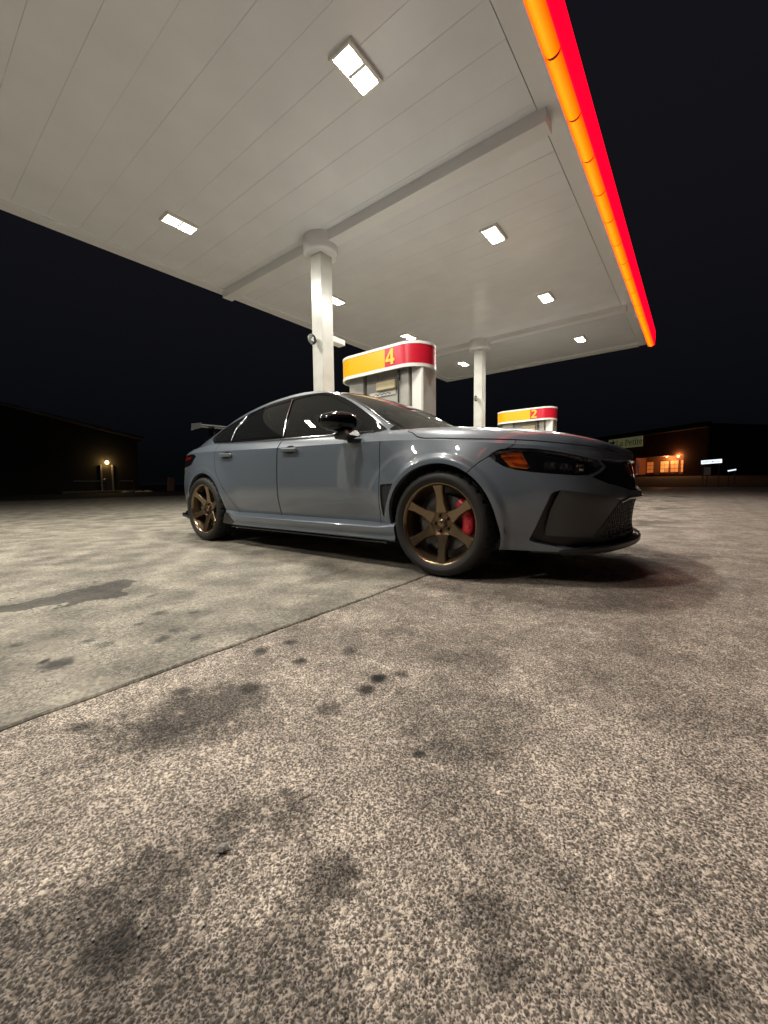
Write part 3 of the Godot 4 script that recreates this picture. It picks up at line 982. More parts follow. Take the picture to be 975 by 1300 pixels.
# ---------------------------------------------------------------- far things
func build_shop():
	var t := thing("shop_building", "dark low shop with an amber lit window porch and signboard", "shop", Vector3(3.3, .78, -43.3), -.679)
	# heights below are above the verge
	var H := 4.72
	part("wall", box(Vector3(2.2, H, .3), Vector3(-1.1, H / 2, -.15)), M.brick, t)
	part("wall", box(Vector3(14.4, H, .3), Vector3(-14.8, H / 2, -.15)), M.brick, t)
	part("wall", box(Vector3(5.4, H - 2.05, .3), Vector3(-4.9, 2.05 + (H - 2.05) / 2, -.15)), M.brick, t)
	part("plinth", box(Vector3(5.4, .25, .3), Vector3(-4.9, .125, -.15)), M.brick, t)
	part("wall", box(Vector3(22, H, .3), Vector3(-11, H / 2, -9)), M.brick, t)
	part("wall", box(Vector3(.3, H, 8.55), Vector3(-.15, H / 2, -4.575)), M.siding, t)
	part("wall", box(Vector3(.3, H, 8.55), Vector3(-21.85, H / 2, -4.575)), M.siding, t)
	part("parapet", box(Vector3(22.3, .5, .5), Vector3(-11, H - .1, .02), .03), M.roofing, t)
	part("roof", box(Vector3(22, .2, 8.9), Vector3(-11, H - .25, -4.6)), M.roofing, t)
	# porch
	part("porch_back", box(Vector3(5.6, 2.3, .12), Vector3(-4.9, 1.1, -1.45)), M.brick, t)
	part("porch_ceiling", box(Vector3(5.6, .1, 1.15), Vector3(-4.9, 2.1, -.88)), M.siding, t)
	part("porch_floor", box(Vector3(5.6, .1, 1.15), Vector3(-4.9, .05, -.88)), M.kerb, t)
	part("porch_side", box(Vector3(.12, 2.0, 1.1), Vector3(-2.14, 1.05, -.85)), M.brick, t)
	part("porch_side", box(Vector3(.12, 2.0, 1.1), Vector3(-7.66, 1.05, -.85)), M.brick, t)
	for e in [[-7.05, .8, M.lit2], [-5.35, .95, M.lit], [-4.25, .85, M.lit2], [-3.2, .7, M.lit2]]:
		var f := part("window", box(Vector3(e[1] + .12, 1.32, .06), Vector3(e[0], 1.02, -1.37), .01), M.frame, t)
		for k in 2:
			for r in 3:
				part("pane", box(Vector3(e[1] / 2 - .04, .36, .02), Vector3(e[0] + (k - .5) * e[1] / 2, .62 + r * .40, -1.335)), e[2] if (k + r) % 2 == 0 or r > 0 else M.lit2, f)
	part("bench", box(Vector3(3.2, .06, .4), Vector3(-5.0, .42, -.9)).add(box(Vector3(.06, .4, .36), Vector3(-6.4, .2, -.9))).add(box(Vector3(.06, .4, .36), Vector3(-3.6, .2, -.9))), M.frame, t)
	var sg := part("signboard", box(Vector3(4.6, 1.12, .12), Vector3(-9.05, 3.82, .10), .02), M.signface, t)
	lettering("sign_text", "La Petite", M.signink, sg, Transform3D(Basis.IDENTITY, Vector3(-8.45, 3.80, .165)), .62, true, false, .01)
	# dark emblem to the left of the words: a small dancing shape
	part("emblem", slab([[-11.2, 4.05], [-10.95, 4.12], [-10.8, 3.98], [-10.72, 4.26], [-10.6, 4.28], [-10.58, 4.05], [-10.35, 4.1], [-10.3, 4.02], [-10.55, 3.85], [-10.4, 3.5], [-10.5, 3.45], [-10.7, 3.75], [-10.95, 3.9]], .162, .172), M.signink, sg)
	var lamp := thing("wall_lamp", "small glowing lamp at the end of the shop porch", "lamp", t.transform * Vector3(-2.72, 1.93, .02), -.679)
	part("bulb", lathe([[.001, -.12], [.07, -.1], [.12, 0], [.07, .1], [.001, .12]], 16, true), M.bulb2, lamp)
	part("bracket", box(Vector3(.05, .05, .16), Vector3(0, .13, -.06)), M.frame, lamp)
	var o := OmniLight3D.new()
	o.name = "lamp_light"
	o.light_color = Color(1.0, .68, .42)
	o.light_energy = 4.5
	o.light_size = .1
	o.omni_range = 30.0
	o.omni_attenuation = 2.0
	o.shadow_enabled = true
	lamp.add_child(o)
	var o2 := OmniLight3D.new()
	o2.name = "porch_light"
	o2.light_color = Color(1.0, .66, .40)
	o2.light_energy = 4.0
	o2.light_size = .08
	o2.omni_range = 30.0
	o2.omni_attenuation = 2.0
	o2.shadow_enabled = true
	var pl := part("porch_lamp", lathe([[.001, -.06], [.08, -.04], [.08, .03], [.001, .04]], 16, true).moved(Transform3D(Basis.IDENTITY, Vector3(-4.6, 2.0, -.75))), M.bulb2, t)
	pl.add_child(o2)
	o2.position = Vector3(-4.6, 1.98, -.75)

func build_dark_hall():
	# gable end towards the forecourt
	var t := thing("gabled_building", "dark gabled building with one lit doorway lamp", "building", Vector3(-33, 0, -2))
	var turn := Transform3D(Basis(Vector3.UP, PI / 2), Vector3.ZERO)
	part("wall", slab([[8.2, -.05], [8.2, 4.2], [-5.0, 6.75], [-20.0, 3.9], [-20.0, -.05]], -14.0, 0).moved(turn), M.siding, t)
	for e in [[Vector2(8.6, 4.15), Vector2(-5.0, 6.78)], [Vector2(-5.0, 6.78), Vector2(-20.4, 3.85)]]:
		var a: Vector2 = e[0]
		var b: Vector2 = e[1]
		part("roof", slab([[a.x, a.y], [b.x, b.y], [b.x, b.y + .22], [a.x, a.y + .22]], -14.4, .4).moved(turn), M.roofing, t)
		part("rake_trim", slab([[a.x, a.y - .02], [b.x, b.y - .02], [b.x, b.y + .16], [a.x, a.y + .16]], .405, .44).moved(turn), M.rake, t)
	var d := part("door", box(Vector3(.06, 2.0, .62), Vector3(.04, 1.0, -5.95), .008), M.frame, t)
	part("handle", box(Vector3(.05, .04, .12), Vector3(.09, 1.0, -5.75), .01), M.steel, d)
	for z in [-5.58, -6.32]: part("door_frame", box(Vector3(.10, 2.1, .10), Vector3(.05, 1.05, z), .005), M.panel, t)
	part("rail", box(Vector3(.06, .07, 2.0), Vector3(.9, .86, -4.6)), M.panel, t)
	part("rail", box(Vector3(.06, .07, 1.0), Vector3(.9, .86, -6.95)), M.panel, t)
	for z in [-3.6, -5.6, -6.45, -7.45]: part("rail_post", box(Vector3(.07, .9, .07), Vector3(.9, .43, z)), M.frame, t)
	part("porch_floor", box(Vector3(1.2, .16, 5.0), Vector3(.6, .06, -5.4), .01), M.kerb, t)
	var lamp := thing("door_lamp", "glowing lamp above the doorway of the dark building", "lamp", Vector3(-32.78, 2.28, -7.95))
	part("globe", lathe([[.001, -.14], [.09, -.11], [.13, 0], [.08, .11], [.001, .14]], 16, true), M.bulb, lamp)
	part("bracket", box(Vector3(.2, .04, .04), Vector3(-.12, .14, 0)), M.frame, lamp)
	var o := OmniLight3D.new()
	o.name = "door_lamp_light"
	o.light_color = Color(1.0, .80, .50)
	o.light_energy = .55
	o.light_size = .12
	o.omni_range = 30.0
	o.omni_attenuation = 2.0
	o.shadow_enabled = true
	lamp.add_child(o)
	# boards and a scrap of snow by the wall
	var b1 := thing("leaning_board", "pale brown board leaning on the lot edge behind the car's tail", "board", Vector3(-31.5, 0, -12.0), .2, "boards past the dark building")
	part("plank", box(Vector3(.06, 1.15, .6), Vector3(0, .56, 0), .01, Basis(Vector3.RIGHT, -.12)), M.board, b1)
	part("foot", box(Vector3(.3, .06, .5), Vector3(.05, .03, 0), .01), M.board, b1)
	var b2 := thing("leaning_board", "narrow brown board standing past the wider leaning board", "board", Vector3(-31.5, 0, -13.9), .1, "boards past the dark building")
	part("plank", box(Vector3(.06, .8, .4), Vector3(0, .4, 0), .01, Basis(Vector3.RIGHT, -.18)), M.board, b2)
	part("foot", box(Vector3(.25, .06, .35), Vector3(.05, .03, 0), .01), M.board, b2)
	var rng := RandomNumberGenerator.new()
	rng.seed = 12
	var sn := Soup.new()
	for i in 14:
		var r := rng.randf_range(.12, .35)
		sn.add(lathe([[r, 0], [r * .8, r * .22], [r * .4, r * .36], [.001, r * .4]], 10, true).moved(Transform3D(Basis.IDENTITY, Vector3(-32.0 + rng.randf_range(-.4, .8), -.01, -9.4 + rng.randf_range(-.9, .9)))))
	var so := part("snow_heap", sn, M.snow)
	tag(so, "thin heap of dirty snow by the lit doorway", "snow")

func build_roadside():
	var t := thing("lit_sign", "small bright white roadside sign board on posts", "sign", Vector3(3.36, .0, -31.0), -.05)
	var f := part("board", box(Vector3(1.06, .25, .08), Vector3(0, 1.66, 0), .01, Basis(Vector3.BACK, .06)), M.litsign, t)
	var rng := RandomNumberGenerator.new()
	rng.seed = 4
	var x := -.42
	while x < .42:
		var w := rng.randf_range(.03, .08)
		part("print", box(Vector3(w, rng.randf_range(.03, .07), .006), Vector3(x, 1.66 + x * .06 + rng.randf_range(-.03, .03), .043)), M.grey, f)
		x += w + rng.randf_range(.02, .06)
	var l := AreaLight3D.new()
	l.name = "board_light"
	l.area_size = Vector2(1.04, .24)
	l.light_energy = .02
	l.shadow_enabled = true
	l.light_color = Color(.92, .96, 1.0)
	t.add_child(l)
	l.position = Vector3(0, 1.66, .055)
	l.rotation.y = PI
	for e in [-.4, .4]: part("post", box(Vector3(.05, 1.6, .05), Vector3(e, .8, -.05)), M.frame, t)
	var b := thing("notice_board", "plain grey white notice panel below the bright roadside sign", "sign", Vector3(3.17, .0, -30.8))
	part("panel", box(Vector3(.36, .52, .03), Vector3(0, 1.05, 0), .005), M.panel, b)
	part("post", box(Vector3(.05, .8, .05), Vector3(0, .4, -.03)), M.frame, b)
	var s2 := thing("lit_sign", "tiny tilted lit sign right of the bright roadside board", "sign", Vector3(4.4, .0, -31.0))
	part("board", box(Vector3(.42, .08, .05), Vector3(0, 1.07, 0), .01, Basis(Vector3.BACK, .2)), M.litsign, s2)
	part("post", box(Vector3(.04, 1.05, .04), Vector3(-.15, .52, -.02)), M.frame, s2)
	part("post", box(Vector3(.04, 1.1, .04), Vector3(.15, .55, -.02)), M.frame, s2)
# ---------------------------------------------------------------- splines and surface soup
func spl(xs: Array, ys: Array, x: float) -> float:
	var n := xs.size()
	if x <= xs[0]: return ys[0]
	if x >= xs[n - 1]: return ys[n - 1]
	var i := 0
	while x > xs[i + 1]: i += 1
	var h: float = xs[i + 1] - xs[i]
	var t: float = (x - xs[i]) / h
	var d: float = (ys[i + 1] - ys[i]) / h
	var m0 := d
	var m1 := d
	if i > 0: m0 = (ys[i + 1] - ys[i - 1]) / (xs[i + 1] - xs[i - 1])
	if i < n - 2: m1 = (ys[i + 2] - ys[i]) / (xs[i + 2] - xs[i])
	var t2 := t * t
	var t3 := t2 * t
	return (2 * t3 - 3 * t2 + 1) * ys[i] + (t3 - 2 * t2 + t) * h * m0 + (3 * t2 - 2 * t3) * ys[i + 1] + (t3 - t2) * h * m1

class Lut:
	var a := 0.0
	var k := 1.0
	var v := PackedFloat32Array()
	func at(x: float) -> float:
		var f := clampf((x - a) * k, 0.0, v.size() - 1.001)
		var i := int(f)
		return v[i] + (v[i + 1] - v[i]) * (f - i)

func lut(xs: Array, ys: Array, n := 400) -> Lut:
	var l := Lut.new()
	l.a = xs[0]
	l.k = (n - 1) / float(xs[-1] - xs[0])
	for i in n: l.v.append(spl(xs, ys, lerpf(xs[0], xs[-1], i / float(n - 1))))
	return l

# plan outline of the lower body, from the middle of the tail round the side to the middle of the nose
const PLAN := [[-2.26, 0.0], [-2.252, .25], [-2.215, .5], [-2.13, .69], [-2.0, .785], [-1.8, .845], [-1.5, .878], [-1.0, .89], [-.4, .896], [.2, .90], [.8, .902], [1.3, .90], [1.6, .888], [1.82, .857], [2.0, .80], [2.13, .71], [2.22, .56], [2.275, .36], [2.31, .16], [2.318, 0.0]]
var plan_s := PackedFloat32Array()
var plan_p := PackedVector2Array()
var L := {}

func make_tables():
	var k := PackedVector2Array()
	var n := PLAN.size()
	for i in n - 1:
		for j in 24:
			var t := j / 24.0
			var p: Array = []
			for c in 2:
				var p0: float = PLAN[maxi(i - 1, 0)][c] if i > 0 else (PLAN[1][0] if c == 0 else -PLAN[1][1])
				var p1: float = PLAN[i][c]
				var p2: float = PLAN[i + 1][c]
				var p3: float = PLAN[i + 2][c] if i + 2 < n else (PLAN[n - 2][0] if c == 0 else -PLAN[n - 2][1])
				p.append(.5 * (2 * p1 + (p2 - p0) * t + (2 * p0 - 5 * p1 + 4 * p2 - p3) * t * t + (3 * p1 - p0 - 3 * p2 + p3) * t * t * t))
			k.append(Vector2(p[0], p[1]))
	k.append(Vector2(PLAN[n - 1][0], 0))
	plan_p = k
	plan_s.append(0.0)
	for i in range(1, k.size()): plan_s.append(plan_s[i - 1] + k[i].distance_to(k[i - 1]))
	# heights of the shoulder crease, of the spine of the bonnet and deck, and the section profiles
	L.crease = lut([-2.26, -1.8, -1.3, -.8, -.2, .5, .9, 1.3, 1.6, 1.85, 2.05, 2.2, 2.318], [.905, .910, .906, .893, .878, .866, .858, .838, .805, .778, .755, .738, .725])
	L.spine = lut([-2.3, -1.9, -1.4, -.9, -.2, .5, .9, 1.15, 1.4, 1.7, 1.95, 2.1, 2.2, 2.27, 2.32], [.93, .985, 1.04, 1.035, 1.015, .99, .968, .96, .945, .914, .872, .836, .798, .758, .722])
	L.shoulder = lut([0, .025, .05, .08, .12, .18, .26, .4, .7, 1.0], [0, .23, .42, .575, .71, .81, .875, .93, .982, 1.0], 600)
	L.section = lut([.15, .2, .26, .31, .38, .46, .56, .68, .78, .86, .9], [-.085, -.074, -.062, -.047, -.025, -.005, .003, .001, -.004, -.012, -.02])
	L.nose = lut([.15, .22, .3, .4, .475, .52, .58, .65, .72, .76], [.0, .0, -.012, -.004, .01, .005, -.008, -.022, -.045, -.07])
	L.tail = lut([.15, .22, .35, .5, .62, .75, .85, .95], [.05, .03, .0, -.01, 0, .03, .05, .08])

func plan_at(s: float) -> Vector2:
	var i := clampi(plan_s.bsearch(s) - 1, 0, plan_s.size() - 2)
	return plan_p[i].lerp(plan_p[i + 1], clampf((s - plan_s[i]) / (plan_s[i + 1] - plan_s[i]), 0, 1))

func s_of_x(x: float) -> float:
	for i in range(1, plan_p.size()):
		if plan_p[i].x >= x:
			var a := plan_p[i - 1].x
			return lerpf(plan_s[i - 1], plan_s[i], (x - a) / maxf(plan_p[i].x - a, 1e-6))
	return plan_s[plan_s.size() - 1]

const AX := 1.3675
const WR := .325    # tyre radius
const ARCH := .362
func flare(x: float, y: float) -> float:
	var o := 0.0
	for c in [AX, -AX]:
		var dx: float = x - c
		var dy := y - .33
		var r := sqrt(dx * dx + dy * dy)
		var big := .030 if c > 0 else .028
		var swell := 1.0 - smoothstep(ARCH + .01, .66, r)
		var lip := 1.0 - smoothstep(ARCH + .030, ARCH + .062, r)
		o += big * swell * swell + .016 * lip * (1.0 if c > 0 else .3)
	return o

# a point of the lower body side: s runs along the plan outline, y is the height
func side(s: float, y: float) -> Vector3:
	var b := plan_at(s)
	var wf := smoothstep(1.5, 2.2, b.x)
	var wr := smoothstep(-1.5, -2.2, b.x)
	var yy: float = y - (L.crease.at(b.x) - .86) * smoothstep(.5, .86, y)
	var z: float = b.y + L.section.at(yy) * clampf(b.y / .8, 0, 1) * (1.0 - .5 * wf)
	var x: float = b.x + wf * L.nose.at(y) * clampf((b.x - 1.9) / .25, 0.0, 1.0) + wr * L.tail.at(y)
	z += flare(b.x, y) * clampf(b.y / .8, 0, 1)
	return Vector3(x, y, z)

# a point of the top of the body: u = 0 at the shoulder crease, 1 on the middle line
func upper(s: float, u: float) -> Vector3:
	var b := plan_at(s)
	var yc: float = L.crease.at(b.x)
	var c := side(s, yc)
	return Vector3(c.x, yc + (L.spine.at(c.x) - yc) * L.shoulder.at(u), c.z * (1.0 - u))

func upper_at_z(s: float, z: float) -> Vector3:
	var c := side(s, L.crease.at(plan_at(s).x))
	return upper(s, clampf(1.0 - z / maxf(c.z, 1e-4), 0, 1))

# the line where the side glass meets the roof, and on round the foot of the windscreen: x, y, z, height of the middle line there
const RAIL := [[-2.0, .985, .63, 1.0], [-1.9, 1.018, .625, 1.045], [-1.75, 1.074, .62, 1.105], [-1.5, 1.156, .612, 1.19], [-1.2, 1.247, .604, 1.285], [-.9, 1.315, .598, 1.35], [-.6, 1.358, .594, 1.388], [-.25, 1.378, .594, 1.405], [.0, 1.366, .598, 1.4], [.2, 1.322, .61, 1.376], [.4, 1.24, .635, 1.32], [.6, 1.13, .668, 1.242], [.75, 1.036, .698, 1.165], [.84, .972, .715, 1.118], [.9, .945, .69, 1.085], [1.0, .952, .56, 1.03], [1.08, .958, .36, .983], [1.125, .96, .12, .962], [1.13, .96, .0, .96]]
func rail(k: float) -> Array:
	var i := clampi(int(k), 0, RAIL.size() - 2)
	var t := k - i
	var r := []
	for c in 4:
		var p0: float = RAIL[maxi(i - 1, 0)][c]
		var p1: float = RAIL[i][c]
		var p2: float = RAIL[i + 1][c]
		var p3: float = RAIL[mini(i + 2, RAIL.size() - 1)][c]
		r.append(.5 * (2 * p1 + (p2 - p0) * t + (2 * p0 - 5 * p1 + 4 * p2 - p3) * t * t + (3 * p1 - p0 - 3 * p2 + p3) * t * t * t))
	return r

func top(k: float, q: float) -> Vector3:
	var r := rail(k)
	var f := 1.0 - q
	return Vector3(r[0], r[1] + (r[3] - r[1]) * (1.0 - pow(f, 2.3)), r[2] * f)

# belt line (foot of the side glass) on the shoulder
const BELT_X := [-2.0, -1.75, -1.5, -1.2, -.9, -.2, .5, .84]
const BELT_Z := [.66, .70, .755, .80, .817, .828, .822, .80]
func belt(x: float) -> Vector3:
	return upper_at_z(s_of_x(x), spl(BELT_X, BELT_Z, x))

func house(k: float, w: float) -> Vector3:
	var r := rail(k)
	var b := belt(r[0])
	var t := Vector3(r[0], r[1], r[2])
	return b.lerp(t, w) + Vector3(0, .25, 1).normalized() * .03 * w * (1 - w) * 2.0 * clampf((t.y - b.y) * 5.0, 0, 1)
# ---------------------------------------------------------------- the car
func both(called: String, s: Soup, m: Material, parent: Node3D) -> Array:
	return [part(called, s, m, parent), part(called, s.mirrored(), m, parent)]

func two(s: Soup) -> Soup:
	return s.moved(Transform3D.IDENTITY).add(s.mirrored())

func xs(points: Array) -> Array:
	return points.map(func(q): return [s_of_x(q[0]), q[1]])

func build_car():
	var car := thing("parked_car", "lowered grey five door hatchback with bronze wheels and red brake calipers", "car", Vector3.ZERO, .0124)
	var S := plan_s[-1]
	# ---- lower body side, from tail to nose
	var nu := 430
	var nv := 58
	var body := sheet(nu, nv, func(i, j):
		var s: float = S * i / nu
		var y: float = lerpf(.195, L.crease.at(plan_at(s).x), j / float(nv))
		return [side(s, y), Vector2(s, y)], 1.0)
	if body.n[nv * 6 * 200].z < 0:
		for i in body.n.size(): body.n[i] = -body.n[i]
	# wheel openings
	for c in [AX, -AX]:
		var f := PackedFloat32Array()
		f.resize(body.p.size())
		for i in body.p.size():
			var dx: float = body.p[i].x - c
			if c > 0 and dx > 0: dx *= lerpf(1.0, .93, smoothstep(.40, .2, body.p[i].y))
			f[i] = Vector2(dx, body.p[i].y - .33).length() - ARCH
		body = cut(body, f, 0.0, 1.0, .035)
	stamp("  body sheet")
	# inner shell that closes the gaps between panels
	var shell := sheet(150, 20, func(i, j):
		var s: float = S * i / 150.0
		var y: float = lerpf(.21, L.crease.at(plan_at(s).x), j / 20.0)
		return [side(s, y), Vector2(s, y)], 1.0)
	if shell.n[20 * 6 * 70].z < 0:
		for i in shell.n.size(): shell.n[i] = -shell.n[i]
	for c in [AX, -AX]:
		var f := PackedFloat32Array()
		f.resize(shell.p.size())
		for i in shell.p.size(): f[i] = Vector2(shell.p[i].x - c, shell.p[i].y - .33).length() - ARCH - .03
		shell = cut(shell, f, 0.0, 1.0, 0)
	var lamp_hole := split(shell, [[4.60, .60], [4.60, .775], [5.9, .76], [5.9, .2], [4.74, .2], [4.74, .6]], 0, 0, 0)
	part("inner_shell", two(lamp_hole[1].pushed(-.016)).add(two(lamp_hole[0].pushed(-.11))), M.paint, car)
	# ---- head lamps
	var head_outline := [[4.566, .723], [4.590, .741], [4.620, .756], [4.687, .760], [4.81, .751], [4.951, .731], [5.096, .706], [5.20, .688], [5.235, .660], [5.19, .632], [5.10, .609], [5.02, .609], [4.894, .619], [4.796, .629], [4.712, .643], [4.652, .662], [4.60, .694]]
	var r := split(body, head_outline, .002, .0, .05)
	body = r[1]
	var lens: Soup = r[0]
	var hl := both("headlight", lens.pushed(-.003), M.lens, car)
	for k in 2:
		var mir := k == 1
		var fix := func(s: Soup) -> Soup: return s.mirrored() if mir else s
		part("lamp_housing", fix.call(lens.pushed(-.075)), M.gloss, hl[k])
		var am: Array = split(lens, [[4.622, .728], [4.66, .738], [4.738, .736], [4.79, .662], [4.772, .645], [4.68, .660]], 0, .03, 0)
		part("amber_reflector", fix.call(am[0].pushed(-.022)), M.amber, hl[k])
		var dv: Array = split(lens, [[4.735, .735], [4.775, .74], [4.835, .628], [4.795, .626]], 0, .05, 0)
		part("divider", fix.call(dv[0].pushed(-.012)), M.gloss, hl[k])
		var brow: Array = split(lens, [[4.57, .726], [4.62, .748], [4.69, .752], [4.81, .744], [4.95, .724], [5.1, .698], [5.2, .68], [5.2, .671], [5.1, .688], [4.95, .713], [4.81, .733], [4.69, .741]], 0, .02, 0)
		part("light_strip", fix.call(brow[0].pushed(-.010)), M.chrome, hl[k])
		for q in [[4.90, .662], [4.99, .652], [5.08, .644]]:
			var ctr := side(q[0], q[1])
			var ax := (side(q[0] + .02, q[1]) - side(q[0] - .02, q[1])).normalized()
			var out := Vector3(ax.z, 0, -ax.x)
			if out.x < 0: out = -out
			var fw := (out * .4 + Vector3(.9, 0, .1)).normalized()
			var b := Basis(Vector3.UP.cross(fw).normalized(), Vector3.UP, fw)
			part("projector", fix.call(box(Vector3(.062, .045, .05), ctr - out * .052, .012, b).add(lathe([[.022, 0], [.02, .008], [.012, .013], [.001, .015]], 16).moved(Transform3D(b, ctr - out * .052 + fw * .025)))), M.chrome if q[0] > 5.05 else M.trim, hl[k])
	# ---- black band between the lamps, and the openings in the bumper
	r = split(body, [[5.215, .695], [5.262, .655], [5.205, .622], [5.13, .598], [5.24, .565], [5.53, .522], [5.9, .508], [5.9, .70], [5.5, .692]], .002, .0, .04)
	body = r[1]
	var grille := part("upper_grille", two(r[0].pushed(-.022)), M.gloss, car)
	var bp := side(S, .655)
	var badge := part("badge", slab([[-.055, -.045], [.055, -.045], [.062, .045], [-.062, .045]], 0, .014, .006).moved(Transform3D(Basis(Vector3.UP, PI / 2), bp + Vector3(-.004, 0, 0))), M.caliper, car)
	var hl_ := Soup.new()
	for e in [[[-.036, -.032], [-.024, -.032], [-.028, .032], [-.042, .032]], [[.024, -.032], [.036, -.032], [.042, .032], [.028, .032]], [[-.026, -.006], [.026, -.006], [.026, .008], [-.026, .008]]]: hl_.add(slab(e, .012, .018, .002))
	part("emblem", hl_.moved(Transform3D(Basis(Vector3.UP, PI / 2), bp + Vector3(-.004, 0, 0))), M.chrome, badge)
	r = split(body, [[4.885, .507], [4.905, .524], [4.935, .528], [4.912, .490], [4.884, .415], [4.852, .285], [5.136, .268], [5.218, .329], [5.303, .403], [5.372, .462], [5.46, .470], [5.9, .478], [5.9, .19], [5.3, .19], [5.05, .205], [4.90, .224], [4.80, .242], [4.771, .256], [4.812, .337], [4.845, .410]], .0, .0, .03)
	body = r[1]
	var duct := part("lower_intake", two(r[0].pushed(-.045)), M.trim, car)
	# honeycomb bars of the lower grille
	var comb := Soup.new()
	for row in 9:
		for i in 15:
			var s0 := 5.33 + i * .034 + (.017 if row % 2 else 0.0)
			var y0 := .235 + row * .026
			if s0 > S + .01: continue
			for e in [[0.0, .0, .0, .014], [0.0, .014, .017, .026], [0.0, .014, -.017, .026]]:
				comb.add(tube([side(minf(s0 + e[0], S), y0 + e[1]) - Vector3(.03, 0, 0), side(minf(s0 + e[2], S), y0 + e[3]) - Vector3(.03, 0, 0)], .0028, 4, false))
	part("honeycomb", two(comb), M.gloss, duct).set_meta("kind", "stuff")
	# bright edge over the lower grille
	var lip := []
	for i in 21:
		var s := lerpf(5.375, S, i / 20.0)
		lip.append(side(s, lerpf(.462, .479, smoothstep(0.0, .3, i / 20.0))) + Vector3(.001, -.002, 0))
	for i in range(19, -1, -1): lip.append(lip[i] * Vector3(1, 1, -1))
	part("grille_lip", tube(lip, .009, 8), M.paint, duct)
	r = split(body, [[4.925, .531], [4.98, .527], [5.30, .482], [5.38, .464], [5.31, .395], [5.225, .320], [5.14, .255], [4.845, .270], [4.876, .415], [4.905, .490]], .0, .0, .004)
	body = r[1]
	part("blanking_panel", two(r[0].pushed(-.003)), M.blank, car)
	# ---- bumper / wing seam, doors, quarter
	r = split(body, [[4.705, .90], [4.692, .772], [4.640, .753], [4.566, .720], [4.508, .683], [4.460, .632], [4.44, .60], [4.42, .1], [6.1, .1], [6.1, .9]], .0026)
	part("front_bumper", two(r[0]), M.paint, car)
	body = r[1]
	stamp("  front")
	r = split(body, [[3.80, 1.2], [3.802, .80], [3.808, .70], [3.806, .50], [3.80, .36], [3.775, .262], [2.70, .272], [2.712, .50], [2.712, .84], [2.715, 1.2]], .0030)
	var door_f: Soup = r[0]
	body = r[1]
	r = split(body, [[2.709, 1.2], [2.705, .84], [2.704, .50], [2.694, .268], [2.15, .285], [2.075, .315], [2.035, .375], [1.955, .475], [1.865, .575], [1.775, .69], [1.725, .80], [1.715, .86], [1.715, 1.2]], .0030)
	var door_r: Soup = r[0]
	body = r[1]
	# tail lamp and rear bumper
	r = split(body, [[.25, .892], [.9, .894], [1.106, .897], [1.270, .896], [1.325, .872], [1.218, .79], [1.09, .772], [.95, .77], [.25, .79]], .002, .0, .03)
	var tail_: Soup = r[0]
	body = r[1]
	var tl := both("tail_light", tail_.pushed(-.002), M.gloss, car)
	for k in 2:
		var a: Array = split(tail_, [[.3, .866], [.9, .862], [1.16, .872], [1.22, .868], [1.18, .846], [.9, .836], [.3, .842]], 0, .0, 0)
		part("red_lens", a[0].pushed(.003) if k == 0 else a[0].pushed(.003).mirrored(), M.tail, tl[k])
	r = split(body, [[-.1, .1], [-.1, .74], [.9, .74], [1.05, .72], [1.20, .69], [1.30, .62], [1.31, .1]], .0018)
	part("rear_bumper", two(r[0]), M.paint, car)
	body = r[1]
	# black vent behind the front wheel
	r = split(body, [[3.818, .566], [3.945, .574], [3.905, .49], [3.865, .40], [3.825, .335]], .001, .0, .02)
	var vent: Soup = r[0]
	body = r[1]
	# what is left forward of the doors is the wing, behind them the quarter
	var f := PackedFloat32Array()
	f.resize(body.p.size())
	for i in body.p.size(): f[i] = body.p[i].x
	var wing := cut(body, f, .0, 1.0, 0)
	var quarter := cut(body, f, .0, -1.0, 0)
	# ---- shoulder between the crease and the glass
	var sa := s_of_x(-2.05)
	var sb := s_of_x(.84)
	var shoulder := sheet(230, 10, func(i, j):
		var s: float = lerpf(sa, sb, i / 230.0)
		var c := side(s, L.crease.at(plan_at(s).x))
		var x := plan_at(s).x
		var ub: float = 1.0 - spl(BELT_X, BELT_Z, x) / c.z
		var p := upper(s, maxf(ub, 0) * j / 10.0)
		return [p, Vector2(s, p.y)], 1.0)
	if shoulder.n[1000].y < 0:
		for i in shoulder.n.size(): shoulder.n[i] = -shoulder.n[i]
	r = split(shoulder, [[3.80, .7], [3.80, 1.3], [2.715, 1.3], [2.712, .7]], .0030)
	door_f.add(r[0])
	shoulder = r[1]
	r = split(shoulder, [[2.707, .7], [2.71, 1.3], [1.70, 1.3], [1.715, .7]], .0030)
	door_r.add(r[0])
	shoulder = r[1]
	f = PackedFloat32Array()
	f.resize(shoulder.p.size())
	for i in shoulder.p.size(): f[i] = shoulder.p[i].x
	wing.add(cut(shoulder, f, .3, 1.0, 0))
	quarter.add(cut(shoulder, f, .3, -1.0, 0))
	# ---- bonnet and wing tops
	var cap := sheet(190, 60, func(i, j):
		var s: float = lerpf(s_of_x(.84), S, i / 190.0)
		var u := pow(j / 60.0, 1.7)
		return [upper(s, u), Vector2(s, u * .85)], 1.0)
	if cap.n[cap.n.size() / 2].y < 0:
		for i in cap.n.size(): cap.n[i] = -cap.n[i]
	# smooth over the last ring at the very tip of the nose
	f = PackedFloat32Array()
	f.resize(cap.p.size())
	for i in cap.p.size():
		var q := cap.p[i]
		var best := 1e9
		var edge := spl([0.0, .12, .36, .56, .69, .76, .9], [1.13, 1.125, 1.08, 1.0, .9, .86, .82], q.z)
		f[i] = q.x - edge
	cap = cut(cap, f, 0.0, 1.0, .01)
